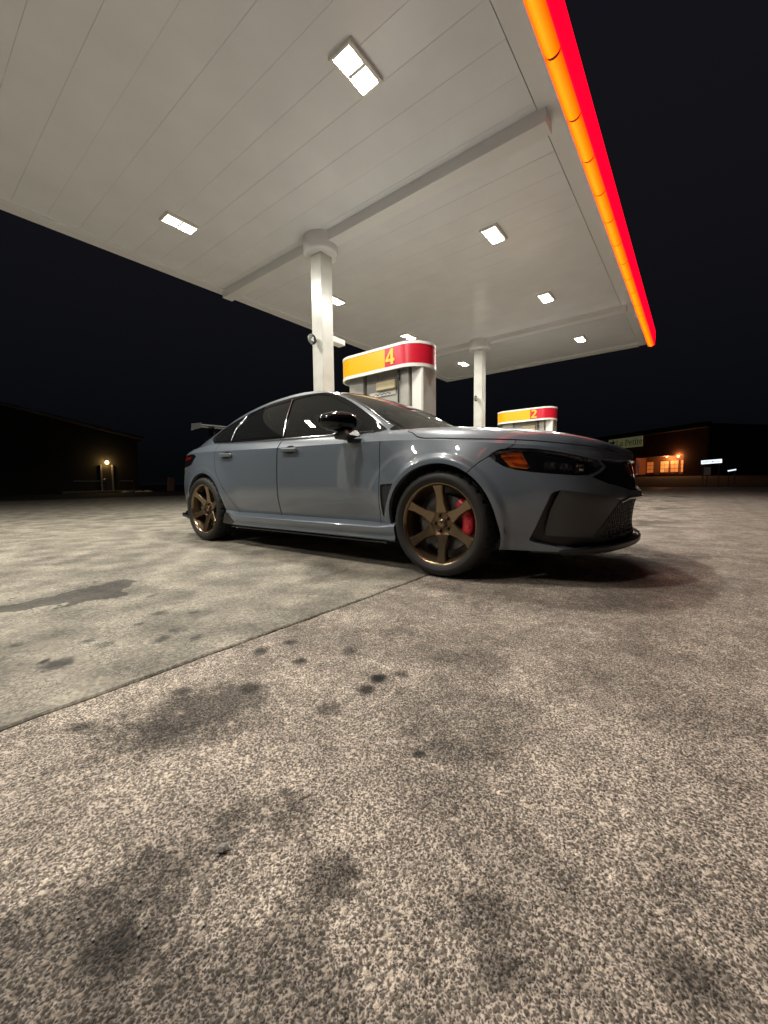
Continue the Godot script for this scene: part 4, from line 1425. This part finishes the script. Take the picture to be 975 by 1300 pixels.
	r = split(cap, [[3.985, .062], [4.0, .054], [4.03, .047], [4.062, .028], [4.093, .0145], [4.15, .007], [4.369, .0095], [4.55, .015], [4.69, .0185], [4.85, .021], [5.0, .024], [5.2, .030], [5.4, .028], [5.6, .02], [5.85, .006], [5.85, .9], [4.07, .9], [4.03, .5], [4.0, .25], [3.985, .12]], .0030)
	var hood: Soup = r[0]
	var rest: Soup = r[1]
	f = PackedFloat32Array()
	f.resize(rest.p.size())
	for i in rest.p.size(): f[i] = rest.uv[i].y - (.16 if rest.uv[i].x < 4.3 else 9.0)
	part("cowl", two(cut(rest, f, 0.0, 1.0, 0)), M.trim, car)
	rest = cut(rest, f, 0.0, -1.0, .01)
	f = PackedFloat32Array()
	f.resize(rest.p.size())
	for i in rest.p.size(): f[i] = rest.uv[i].x - 4.70
	var front_top := cut(rest, f, .0018, 1.0, .01)
	wing.add(cut(rest, f, -.0018, -1.0, .01))
	part("nose_panel", two(front_top), M.paint, car)
	part("bonnet", two(hood), M.paint, car)
	stamp("  bonnet")
	var wings := both("front_wing", wing, M.paint, car)
	for k in 2: part("vent", vent.pushed(-.010) if k == 0 else vent.pushed(-.010).mirrored(), M.trim, wings[k])
	part("under_shell", two(sheet(60, 14, func(i, j):
		var s: float = lerpf(s_of_x(1.12), S, i / 60.0)
		return [upper(s, j / 14.0) - Vector3(.01, .02, 0), Vector2.ZERO], -1.0)), M.under, car)
	# ---- glasshouse
	var hs := sheet(220, 34, func(i, j):
		var k := lerpf(0.35, 14.0, i / 220.0)
		var p := house(k, j / 34.0)
		return [p, Vector2(p.x, p.y)], 1.0)
	if hs.n[3000].z < 0:
		for i in hs.n.size(): hs.n[i] = -hs.n[i]
	var by := func(x): return belt(x).y
	var dlo := [[-1.50, 1.072], [-1.445, 1.045], [-1.36, 1.005], [-1.30, by.call(-1.3) - .02], [-.9, by.call(-.9) - .02], [.0, by.call(0.0) - .02], [.85, .9], [.86, .955], [.80, .995], [.70, 1.06], [.58, 1.135], [.46, 1.205], [.36, 1.258], [.25, 1.303], [.13, 1.335], [.0, 1.346], [-.28, 1.352], [-.6, 1.332], [-.9, 1.285], [-1.2, 1.214], [-1.4, 1.145]]
	r = split(hs, dlo, .0, .0, .006)
	quarter.add(r[1])
	var day: Soup = r[0]
	var g_f := [[-.170, .985], [-.208, 1.12], [-.250, 1.322], [-.05, 1.332], [.06, 1.326], [.18, 1.302], [.28, 1.262], [.415, 1.192], [.58, 1.083], [.66, 1.018], [.655, .958], [.39, .958], [.0, .972]]
	var g_r := [[-.205, .987], [-.243, 1.12], [-.285, 1.318], [-.6, 1.302], [-.90, 1.250], [-.965, 1.18], [-.975, 1.09], [-.955, 1.006], [-.5, .998]]
	var g_q := [[-1.005, 1.012], [-1.02, 1.10], [-.985, 1.20], [-.945, 1.24], [-1.2, 1.178], [-1.40, 1.105], [-1.445, 1.075], [-1.39, 1.045], [-1.31, 1.014]]
	r = split(day, g_f, .0, .0, .005)
	var glass_f: Soup = r[0]
	r = split(r[1], g_r, .0, .0, .005)
	var glass_r: Soup = r[0]
	r = split(r[1], g_q, .0, .0, .005)
	var glass_q: Soup = r[0]
	both("window_surround", r[1].pushed(-.0015), M.gloss, car)
	var df := both("front_door", door_f, M.paint, car)
	var dr := both("rear_door", door_r, M.paint, car)
	var qp := both("rear_quarter", quarter, M.paint, car)
	for k in 2:
		var fix := func(s: Soup) -> Soup: return s.mirrored() if k == 1 else s
		part("window", fix.call(glass_f.pushed(-.005)), M.glass, df[k])
		part("window", fix.call(glass_r.pushed(-.005)), M.glass, dr[k])
		part("quarter_window", fix.call(glass_q.pushed(-.005)), M.glass, qp[k])
		# bright strip under the glass
		for e in [[-.19, .80, df[k]], [-.93, -.2, dr[k]]]:
			var pts := []
			for i in 13:
				var x := lerpf(e[0], e[1], i / 12.0)
				pts.append(belt(x) + Vector3(0, .006, .002))
			part("belt_strip", fix.call(tube(pts, .0065, 6)), M.chrome if k == 0 else M.gloss, e[2])
		part("belt_strip", fix.call(tube([Vector3(-1.47, 1.066, .722), Vector3(-1.40, 1.035, .745), Vector3(-1.30, belt(-1.3).y + .01, .787), Vector3(-1.2, belt(-1.2).y + .006, .802), belt(-.95) + Vector3(0, .006, .002)], .006, 6)), M.chrome, qp[k])
		# divider bars by the glass
		part("pillar_strip", fix.call(tube([house_at(-.178, .975, .004), house_at(-.225, 1.14, .004), house_at(-.268, 1.325, .004)], .005, 6)), M.chrome, dr[k])
		part("pillar_strip", fix.call(tube([house_at(-.985, 1.0, .004), house_at(-1.0, 1.10, .004), house_at(-.965, 1.2, .004), house_at(-.93, 1.245, .004)], .004, 6)), M.chrome, dr[k])
		# handles
		for e in [[2.79, .842, df[k]], [1.85, .846, dr[k]]]:
			var c := side(e[0] + .09, e[1] - .003)
			var lf := c + Vector3(0, 0, .016)
			part("handle_cup", fix.call(lathe([[.001, .012], [.03, .006], [.052, .0], [.06, -.004]], 24).moved(Transform3D(Basis.from_scale(Vector3(1.35, .85, .4)), c + Vector3(.0, -.004, -.001)))), M.trim, e[2])
			part("handle", fix.call(box(Vector3(.20, .032, .022), lf + Vector3(0, .012, .002), .009, Basis(Vector3.BACK, -.03))), M.paint, e[2])
		# mirror
		var mc := Vector3(.615, 1.005, .985)
		var shape := sheet(28, 18, func(i, j):
			var a = TAU * i / 28.0
			var b = PI * (j / 18.0 - .5)
			var ca := cos(a); var sa_ := sin(a); var cb := cos(b); var sb_ := sin(b)
			var q := Vector3(signf(ca * cb) * pow(absf(ca * cb), .8) * .085, signf(sb_) * pow(absf(sb_), .8) * .068, signf(sa_ * cb) * pow(absf(sa_ * cb), .7) * .125)
			if q.x < 0: q.x *= .7
			q.y *= 1.0 - q.z * 1.3 - .6 * maxf(q.x, 0)
			q.x -= q.z * .30
			return [mc + q, Vector2.ZERO], 1.0)
		if (shape.p[600] - mc).dot(shape.n[600]) < 0:
			for i in shape.n.size(): shape.n[i] = -shape.n[i]
		var mi := part("door_mirror", fix.call(shape), M.gloss, df[k])
		part("mirror_stalk", fix.call(slab([[.56, .925], [.70, .945], [.735, .905], [.60, .885]], .86, 1.0, .012)), M.trim, df[k])
	stamp("  glasshouse")
	# ---- roof, windscreen, tailgate
	var tp := sheet(240, 40, func(i, j):
		var k := lerpf(0.0, 18.0, i / 240.0)
		var p := top(k, j / 40.0)
		return [p, Vector2(p.x, p.z)], 1.0)
	if tp.n[4800].y < 0:
		for i in tp.n.size(): tp.n[i] = -tp.n[i]
	r = split(tp, [[1.2, -.1], [1.2, .0], [1.112, .0], [1.105, .12], [1.062, .345], [.985, .53], [.90, .635], [.84, .655], [.75, .648], [.6, .622], [.4, .59], [.26, .565], [.23, .4], [.215, 0], [.215, -.1]], .0, .0, .008)
	part("windscreen", two(r[0].pushed(-.004)), M.screen, car)
	var roof: Soup = r[1]
	f = PackedFloat32Array()
	f.resize(roof.p.size())
	for i in roof.p.size(): f[i] = roof.p[i].x - .86
	part("screen_foot", two(cut(roof, f, 0, 1.0, 0)), M.gloss, car)
	roof = cut(roof, f, 0, -1.0, 0)
	r = split(roof, [[-.82, -.1], [-.85, .3], [-.9, .5], [-1.2, .515], [-1.6, .52], [-1.82, .53], [-1.86, .3], [-1.87, -.1]], .0, .0, .008)
	part("rear_window", two(r[0].pushed(-.004)), M.glass, car)
	part("roof", two(r[1]), M.paint, car)
	# strip along the windscreen pillar
	var pil := []
	for q in [[.27, .575], [.4, .597], [.6, .630], [.75, .657], [.85, .668]]:
		var best := Vector3.ZERO
		for i in 400:
			var k := i / 400.0 * 18.0
			var rr := rail(k)
			if absf(rr[0] - q[0]) < .01:
				best = top(k, 1.0 - q[1] / rr[2]) + Vector3(.002, .004, .002)
				break
		if best != Vector3.ZERO: pil.append(best)
	both("pillar_trim", tube(pil, .006, 6), M.chrome, car)
	# cross-bars closing the tail deck
	part("deck", two(sheet(20, 8, func(i, j):
		var x := lerpf(-2.12, -1.88, i / 20.0)
		var s := s_of_x(x + .06)
		var e := side(s, .92)
		return [Vector3(x, lerpf(.88, .97, i / 20.0), e.z * .88 * j / 8.0), Vector2.ZERO], -1.0)), M.paint, car)
	# ---- rear wing on two legs
	var blade := sheet(40, 16, func(i, j):
		var z := lerpf(-.60, .60, i / 40.0)
		var a = TAU * j / 16.0
		var c := .115 - .02 * absf(z)
		return [Vector3(-2.03 + cos(a) * c, 1.262 + sin(a) * .021 + cos(a) * -.006 + .012 * cos(z * 2.0), z), Vector2.ZERO], 1.0)
	if (blade.p[600] - Vector3(-2.03, 1.265, blade.p[600].z)).dot(blade.n[600]) < 0:
		for i in blade.n.size(): blade.n[i] = -blade.n[i]
	var spo := part("rear_spoiler", blade, M.blade, car)
	for z in [-.601, .601]: part("end_plate", slab([[-2.15, 1.22], [-1.91, 1.235], [-1.92, 1.285], [-2.13, 1.295]], z - .006, z + .006, .002), M.blade, spo)
	for z in [-.42, .42]: part("stay", slab([[-2.08, 1.25], [-1.97, 1.25], [-1.90, 1.03], [-2.0, 1.0]], z - .012, z + .012, .004), M.gloss, spo)
	# ---- side skirts
	var skirt := sheet(80, 12, func(i, j):
		var t = i / 80.0
		var x := lerpf(-.99, 1.045, t)
		var ringz := [.80, .868, .904, .918, .922, .917, .909, .906, .912, .913, .904, .85, .80]
		var ringy := [.33, .304, .290, .282, .272, .245, .226, .216, .207, .198, .190, .186, .186]
		var z: float = ringz[j]
		var y: float = ringy[j]
		var rear := smoothstep(.10, .0, t)
		var front := smoothstep(.93, 1.0, t)
		z -= (.03 * rear) * clampf((z - .8) * 8.0, 0, 1)
		y += .035 * rear * clampf((y - .18) * 10.0, 0, 1) + front * .02 * clampf((y - .2) * 9.0, 0, 1)
		return [Vector3(x, y, z), Vector2.ZERO], 1.0)
	if skirt.n[40 * 12 * 6 + 24].z < 0:
		for i in skirt.n.size(): skirt.n[i] = -skirt.n[i]
	var sk := both("side_skirt", skirt, M.paint, car)
	for k in 2:
		var sgn := 1 if k == 0 else -1
		var spat := slab([[-1.03, .20], [-.80, .187], [-.76, .2], [-.86, .235], [-.96, .30], [-1.0, .30]], .885, .905, .004)
		part("winglet", spat if k == 0 else spat.mirrored(), M.gloss, sk[k])
		var blade2 := box(Vector3(1.85, .012, .05), Vector3(.05, .178, .885), .004)
		part("skirt_blade", blade2 if k == 0 else blade2.mirrored(), M.gloss, sk[k])
	# ---- chin splitter
	var chin := sheet(60, 8, func(i, j):
		var s: float = lerpf(4.78, S, i / 60.0)
		var g := smoothstep(4.78, 5.1, s)
		var b := side(s, .21)
		var t := (side(minf(s + .03, S), .21) - side(s - .03, .21)).normalized()
		var out := Vector3(-t.z, 0, t.x)
		if i == 60: out = Vector3(1, 0, 0)
		if out.dot(b) < 0: out = -out
		var pr := [[-.08, .205], [.0, .205], [.004, .222], [.010, .226], [.014, .212], [.012, .192], [.004, .182], [-.05, .178], [-.2, .178]]
		var d: float = pr[j][0] * (g if pr[j][0] > 0 else 1.0) - .012 * (1 - g)
		return [Vector3(b.x, lerpf(.195, pr[j][1], g) if j > 0 and j < 5 else pr[j][1], b.z) + out * d, Vector2.ZERO], 1.0)
	if chin.n[8 * 6 * 40 + 20].dot(Vector3(1, 0, 1)) < 0:
		for i in chin.n.size(): chin.n[i] = -chin.n[i]
	part("splitter", two(chin), M.trim, car)
	# rear diffuser corner
	part("rear_diffuser", two(box(Vector3(.30, .10, .5), Vector3(-2.08, .22, .45), .03).add(slab([[-1.98, .22], [-1.80, .20], [-1.80, .235], [-1.98, .26]], .80, .84, .006))), M.gloss, car)
	# floor and dark wheel housings
	part("floor_pan", box(Vector3(3.9, .05, 1.3), Vector3(.0, .20, 0)).add(box(Vector3(1.9, .05, 1.66), Vector3(.0, .215, 0))), M.under, car)
	for c in [AX, -AX]:
		for e in [-1, 1]:
			var arc := Soup.new()
			for i in 28:
				var a0 := lerpf(-.1, PI + .1, i / 28.0)
				var a1 := lerpf(-.1, PI + .1, (i + 1) / 28.0)
				var q0 := Vector3(c + cos(a0) * .40, .33 + sin(a0) * .40, 0)
				var q1 := Vector3(c + cos(a1) * .40, .33 + sin(a1) * .40, 0)
				var nn := -(q0 + q1 - Vector3(c, .33, 0) * 2).normalized()
				arc.quad(q0 + Vector3(0, 0, .55 * e), q1 + Vector3(0, 0, .55 * e), q1 + Vector3(0, 0, (.88 if absf(q0.x - c) > .2 else .90) * e), q0 + Vector3(0, 0, (.88 if absf(q0.x - c) > .2 else .90) * e), nn)
				arc.tri(Vector3(c, .33, .55 * e), q0 + Vector3(0, 0, .55 * e), q1 + Vector3(0, 0, .55 * e), Vector3(0, 0, e), Vector3(0, 0, e), Vector3(0, 0, e))
			part("wheel_housing", arc, M.liner, car)
	build_cabin(car)
	build_wheels(car)

func house_at(x: float, y: float, out: float) -> Vector3:
	var lo := 0.0
	var hi := 14.0
	for i in 40:
		var m := (lo + hi) / 2
		if rail(m)[0] < x: lo = m
		else: hi = m
	var a := house(lo, 0.0)
	var b := house(lo, 1.0)
	var p := house(lo, clampf((y - a.y) / (b.y - a.y), 0, 1))
	return p + Vector3(0, .3, 1).normalized() * out

func build_cabin(car: Node3D):
	part("dashboard", box(Vector3(.42, .20, 1.36), Vector3(.78, .86, 0), .06).add(box(Vector3(.3, .1, 1.2), Vector3(.98, .90, 0), .03)), M.trim, car)
	part("bulkhead", box(Vector3(.05, .6, 1.4), Vector3(1.0, .6, 0)).add(box(Vector3(.05, .7, 1.2), Vector3(-1.75, .6, 0))), M.carpet, car)
	part("cabin_floor", box(Vector3(2.8, .05, 1.5), Vector3(-.4, .32, 0)).add(box(Vector3(.9, .05, 1.2), Vector3(-1.5, .9, 0))), M.carpet, car)
	for z in [-.37, .37]:
		var seat := part("seat", box(Vector3(.5, .16, .5), Vector3(-.05, .5, z), .06), M.seat, car)
		part("backrest", box(Vector3(.16, .62, .48), Vector3(-.36, .84, z), .06, Basis(Vector3.BACK, .22)), M.seat, seat)
		part("headrest", box(Vector3(.11, .2, .27), Vector3(-.47, 1.20, z), .045, Basis(Vector3.BACK, .16)), M.seat, seat)
	var bench := part("rear_seat", box(Vector3(.5, .18, 1.3), Vector3(-1.0, .52, 0), .06), M.trim, car)
	part("backrest", box(Vector3(.18, .6, 1.3), Vector3(-1.3, .84, 0), .06, Basis(Vector3.BACK, .3)), M.trim, bench)
	var ring := []
	for i in 25:
		var a := TAU * i / 24.0
		ring.append(Vector3(.47 + .09 * sin(a), .93 + .165 * sin(a), -.37 + .18 * cos(a)))
	var wheel := part("steering_wheel", tube(ring, .014, 8, false), M.trim, car)
	part("hub", box(Vector3(.05, .12, .2), Vector3(.48, .93, -.37), .02), M.trim, wheel)
	part("inner_mirror", box(Vector3(.03, .06, .24), Vector3(.36, 1.24, 0), .012), M.gloss, car)

# ---------------------------------------------------------------- wheels
func build_wheels(car: Node3D):
	var seg := 180
	var R := WR
	# tyre: inner bead, side wall, shoulder, tread with grooves, and back
	var tp := [[.242, .095], [.251, .106], [.262, .114], [.274, .119], [.286, .1205], [.298, .117], [.308, .110], [.316, .102],
		[R - .005, .094], [R - .001, .080], [R, .066], [R, .0635], [R - .008, .0625], [R - .008, .0535], [R, .0525], [R, .030], [R, .0285], [R - .008, .0275], [R - .008, .0175], [R, .0165], [R, .0], [R, -.0165], [R - .008, -.0175], [R - .008, -.0275], [R, -.0285], [R, -.0525], [R - .008, -.0535], [R - .008, -.0625], [R, -.0635], [R, -.080], [R - .006, -.096], [.305, -.112], [.28, -.121], [.255, -.115], [.242, -.095]]
	var tread := func(i, k) -> float:
		if (k >= 8 and k <= 11) or (k >= 28 and k <= 30): return -.006 if i % 6 < 2 else 0.0
		if k >= 14 and k <= 15 or k >= 24 and k <= 25: return -.005 if (i + 3) % 6 < 1 else 0.0
		if k == 7: return -.003 if i % 6 < 2 else 0.0
		return 0.0
	var tyre := lathe(tp, seg, false, false, tread).mesh()
	var band := lathe([[.2745, .1185], [.2755, .1205], [.279, .1212], [.2800, .1195]], 90).mesh()
	# rim: flat lip, step and deep barrel
	var rim := lathe([[.220, .096], [.2235, .104], [.2395, .1085], [.2450, .106], [.2450, .1015], [.2385, .1005]].map(func(q): return [q[0], q[1]]), 96)
	rim.add(lathe([[.2165, .088], [.2190, .0935], [.2225, .0975]], 96))
	var bar := lathe([[.2225, .0975], [.2185, .080], [.2125, .066], [.2060, .050], [.2040, .0], [.2060, -.06], [.2150, -.095], [.24, -.102]], 96)
	for i in bar.n.size(): bar.n[i] = -bar.n[i] if Vector2(bar.n[i].x, bar.n[i].y).dot(Vector2(bar.p[i].x, bar.p[i].y)) > 0 else bar.n[i]
	var barrel := bar.mesh()
	var rim_m := rim.mesh()
	var back := lathe([[.001, -.05], [.205, -.05]], 48).mesh()
	# one spoke along +x, dished, with chamfered flanks
	var spoke := Soup.new()
	var st := []
	for i in 13:
		var t := i / 12.0
		var rr := lerpf(.062, .2155, t)
		var half := lerpf(.036, .0245, smoothstep(0.0, .45, t)) + .007 * smoothstep(.75, 1.0, t)
		var zf := .066 + .026 * pow(t, 1.6) - .010 * (1.0 - t)
		st.append([rr, half, zf])
	var ring := func(e: Array) -> Array:
		var w: float = e[1]
		return [Vector3(e[0], -w, e[2] - .042), Vector3(e[0], -w, e[2] - .007), Vector3(e[0], -w + .005, e[2]), Vector3(e[0], w - .005, e[2]), Vector3(e[0], w, e[2] - .007), Vector3(e[0], w, e[2] - .042)]
	for i in 12:
		var a: Array = ring.call(st[i])
		var b: Array = ring.call(st[i + 1])
		for k in 5:
			var nn: Vector3 = (b[k] - a[k]).cross(a[k + 1] - a[k]).normalized()
			var want = [Vector3(0, -1, 0), Vector3(0, -1, 1), Vector3(0, 0, 1), Vector3(0, 1, 1), Vector3(0, 1, 0)][k]
			if nn.dot(want) < 0: nn = -nn
			spoke.quad(a[k], b[k], b[k + 1], a[k + 1], nn)
		spoke.quad(a[0], b[0], b[5], a[5], Vector3.FORWARD)
	var spoke_m := spoke.mesh()
	var hub := lathe([[.001, .060], [.024, .060], [.026, .0585], [.027, .046], [.066, .046], [.071, .052], [.0765, .056], [.080, .050], [.080, .02]], 60).mesh()
	var centre := lathe([[.001, .066], [.018, .0655], [.023, .063], [.0245, .058], [.0245, .05]], 40).mesh()
	var nut := lathe([[.001, .066], [.0065, .066], [.0085, .064], [.0095, .058], [.0105, .046]], 6, false, true).mesh()
	var well := lathe([[.0145, .0468], [.0150, .0475], [.0155, .0468]], 20).mesh()
	var valve := tube([Vector3(.19, 0, .06), Vector3(.186, 0, .085)], .004, 8).mesh()
	var disc := lathe([[.075, .018], [.082, .022], [.175, .022], [.175, -.006], [.075, -.006]], 72).mesh()
	var hat := lathe([[.001, .040], [.07, .040], [.076, .034], [.078, .0]], 48).mesh()
	for c in [AX, -AX]:
		for e in [1, -1]:
			var w := Node3D.new()
			w.name = "wheel"
			car.add_child(w, true)
			# the nearest side looks towards +z; the far wheels are turned about
			w.position = Vector3(c, .325, e * .808)
			if e < 0: w.rotation.y = PI
			if c > 0: w.rotation.y += .01
			var spin := deg_to_rad(93.0 if c > 0 else 80.0)
			var grow := Vector3(1.09, 1.09, 1.0)
			share("tyre", tyre, M.rubber, w)
			share("tyre_bead", band, M.rubber, w)
			share("rim", rim_m, M.bronze, w).scale = grow
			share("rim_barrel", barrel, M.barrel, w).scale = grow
			share("rim_back", back, M.rotor, w).scale = grow
			for k in 6:
				var sp := share("spoke", spoke_m, M.bronze, w)
				sp.rotation.z = spin + TAU * k / 6
				sp.scale = grow
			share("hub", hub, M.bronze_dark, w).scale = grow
			share("centre_cap", centre, M.bronze, w)
			for k in 5:
				var a := spin + .3 + TAU * k / 5
				share("lug_nut", nut, M.nut, w, Vector3(cos(a) * .048, sin(a) * .048, 0))
				share("nut_well", well, M.nut, w, Vector3(cos(a) * .048, sin(a) * .048, 0))
			share("valve", valve, M.black, w).rotation.z = spin + .5
			share("brake_disc", disc, M.rotor, w, Vector3(0, 0, -.02))
			share("disc_hat", hat, M.nut, w, Vector3(0, 0, -.02))
			# caliper: a thick arc ahead of the axle at the front, behind it at the rear
			var mid := deg_to_rad(14.0) if c > 0 else deg_to_rad(170.0)
			if e < 0: mid = PI - mid
			var big := 1.0 if c > 0 else .6
			var cal := sheet(20, 8, func(i, j):
				var t = i / 20.0
				var a = mid + (t - .5) * 1.45 * big
				var fat := 1.0 - .25 * pow(absf(t - .5) * 2.0, 4.0)
				var q: Array = [[.122, -.03], [.122, .012], [.128, .028], [.146, .034], [.172, .034], [.188, .028], [.1965, .014], [.1965, -.04], [.122, -.04]][j]
				var rr = .165 + (q[0] - .165) * fat
				return [Vector3(cos(a) * rr, sin(a) * rr, q[1] * fat), Vector2.ZERO], 1.0)
			for i in cal.n.size():
				var from := Vector3(cos(mid), sin(mid), 0) * .165
				if i % 3 == 0:
					var m := (cal.p[i] + cal.p[i + 1] + cal.p[i + 2]) / 3.0
					var rr := Vector2(m.x, m.y).normalized() * .165
					if (cal.n[i] + cal.n[i + 1] + cal.n[i + 2]).dot(m - Vector3(rr.x, rr.y, -.003)) < 0:
						for k in 3: cal.n[i + k] = -cal.n[i + k]
			for t in [-.5, .5]:
				var a: float = mid + t * 1.15 * big
				cal.add(box(Vector3(.045, .012, .06), Vector3(cos(a) * .165, sin(a) * .165, -.005), .003, Basis(Vector3.BACK, a)))
			var cp := part("brake_caliper", cal, M.caliper if c > 0 else M.rotor, w)
			for t in [-.28, .0, .28]:
				var a: float = mid + t * 1.1 * big
				part("caliper_boss", lathe([[.001, .039], [.011, .039], [.014, .034]], 16).moved(Transform3D(Basis.IDENTITY, Vector3(cos(a) * .164, sin(a) * .164, 0))), M.caliper if c > 0 else M.rotor, cp)
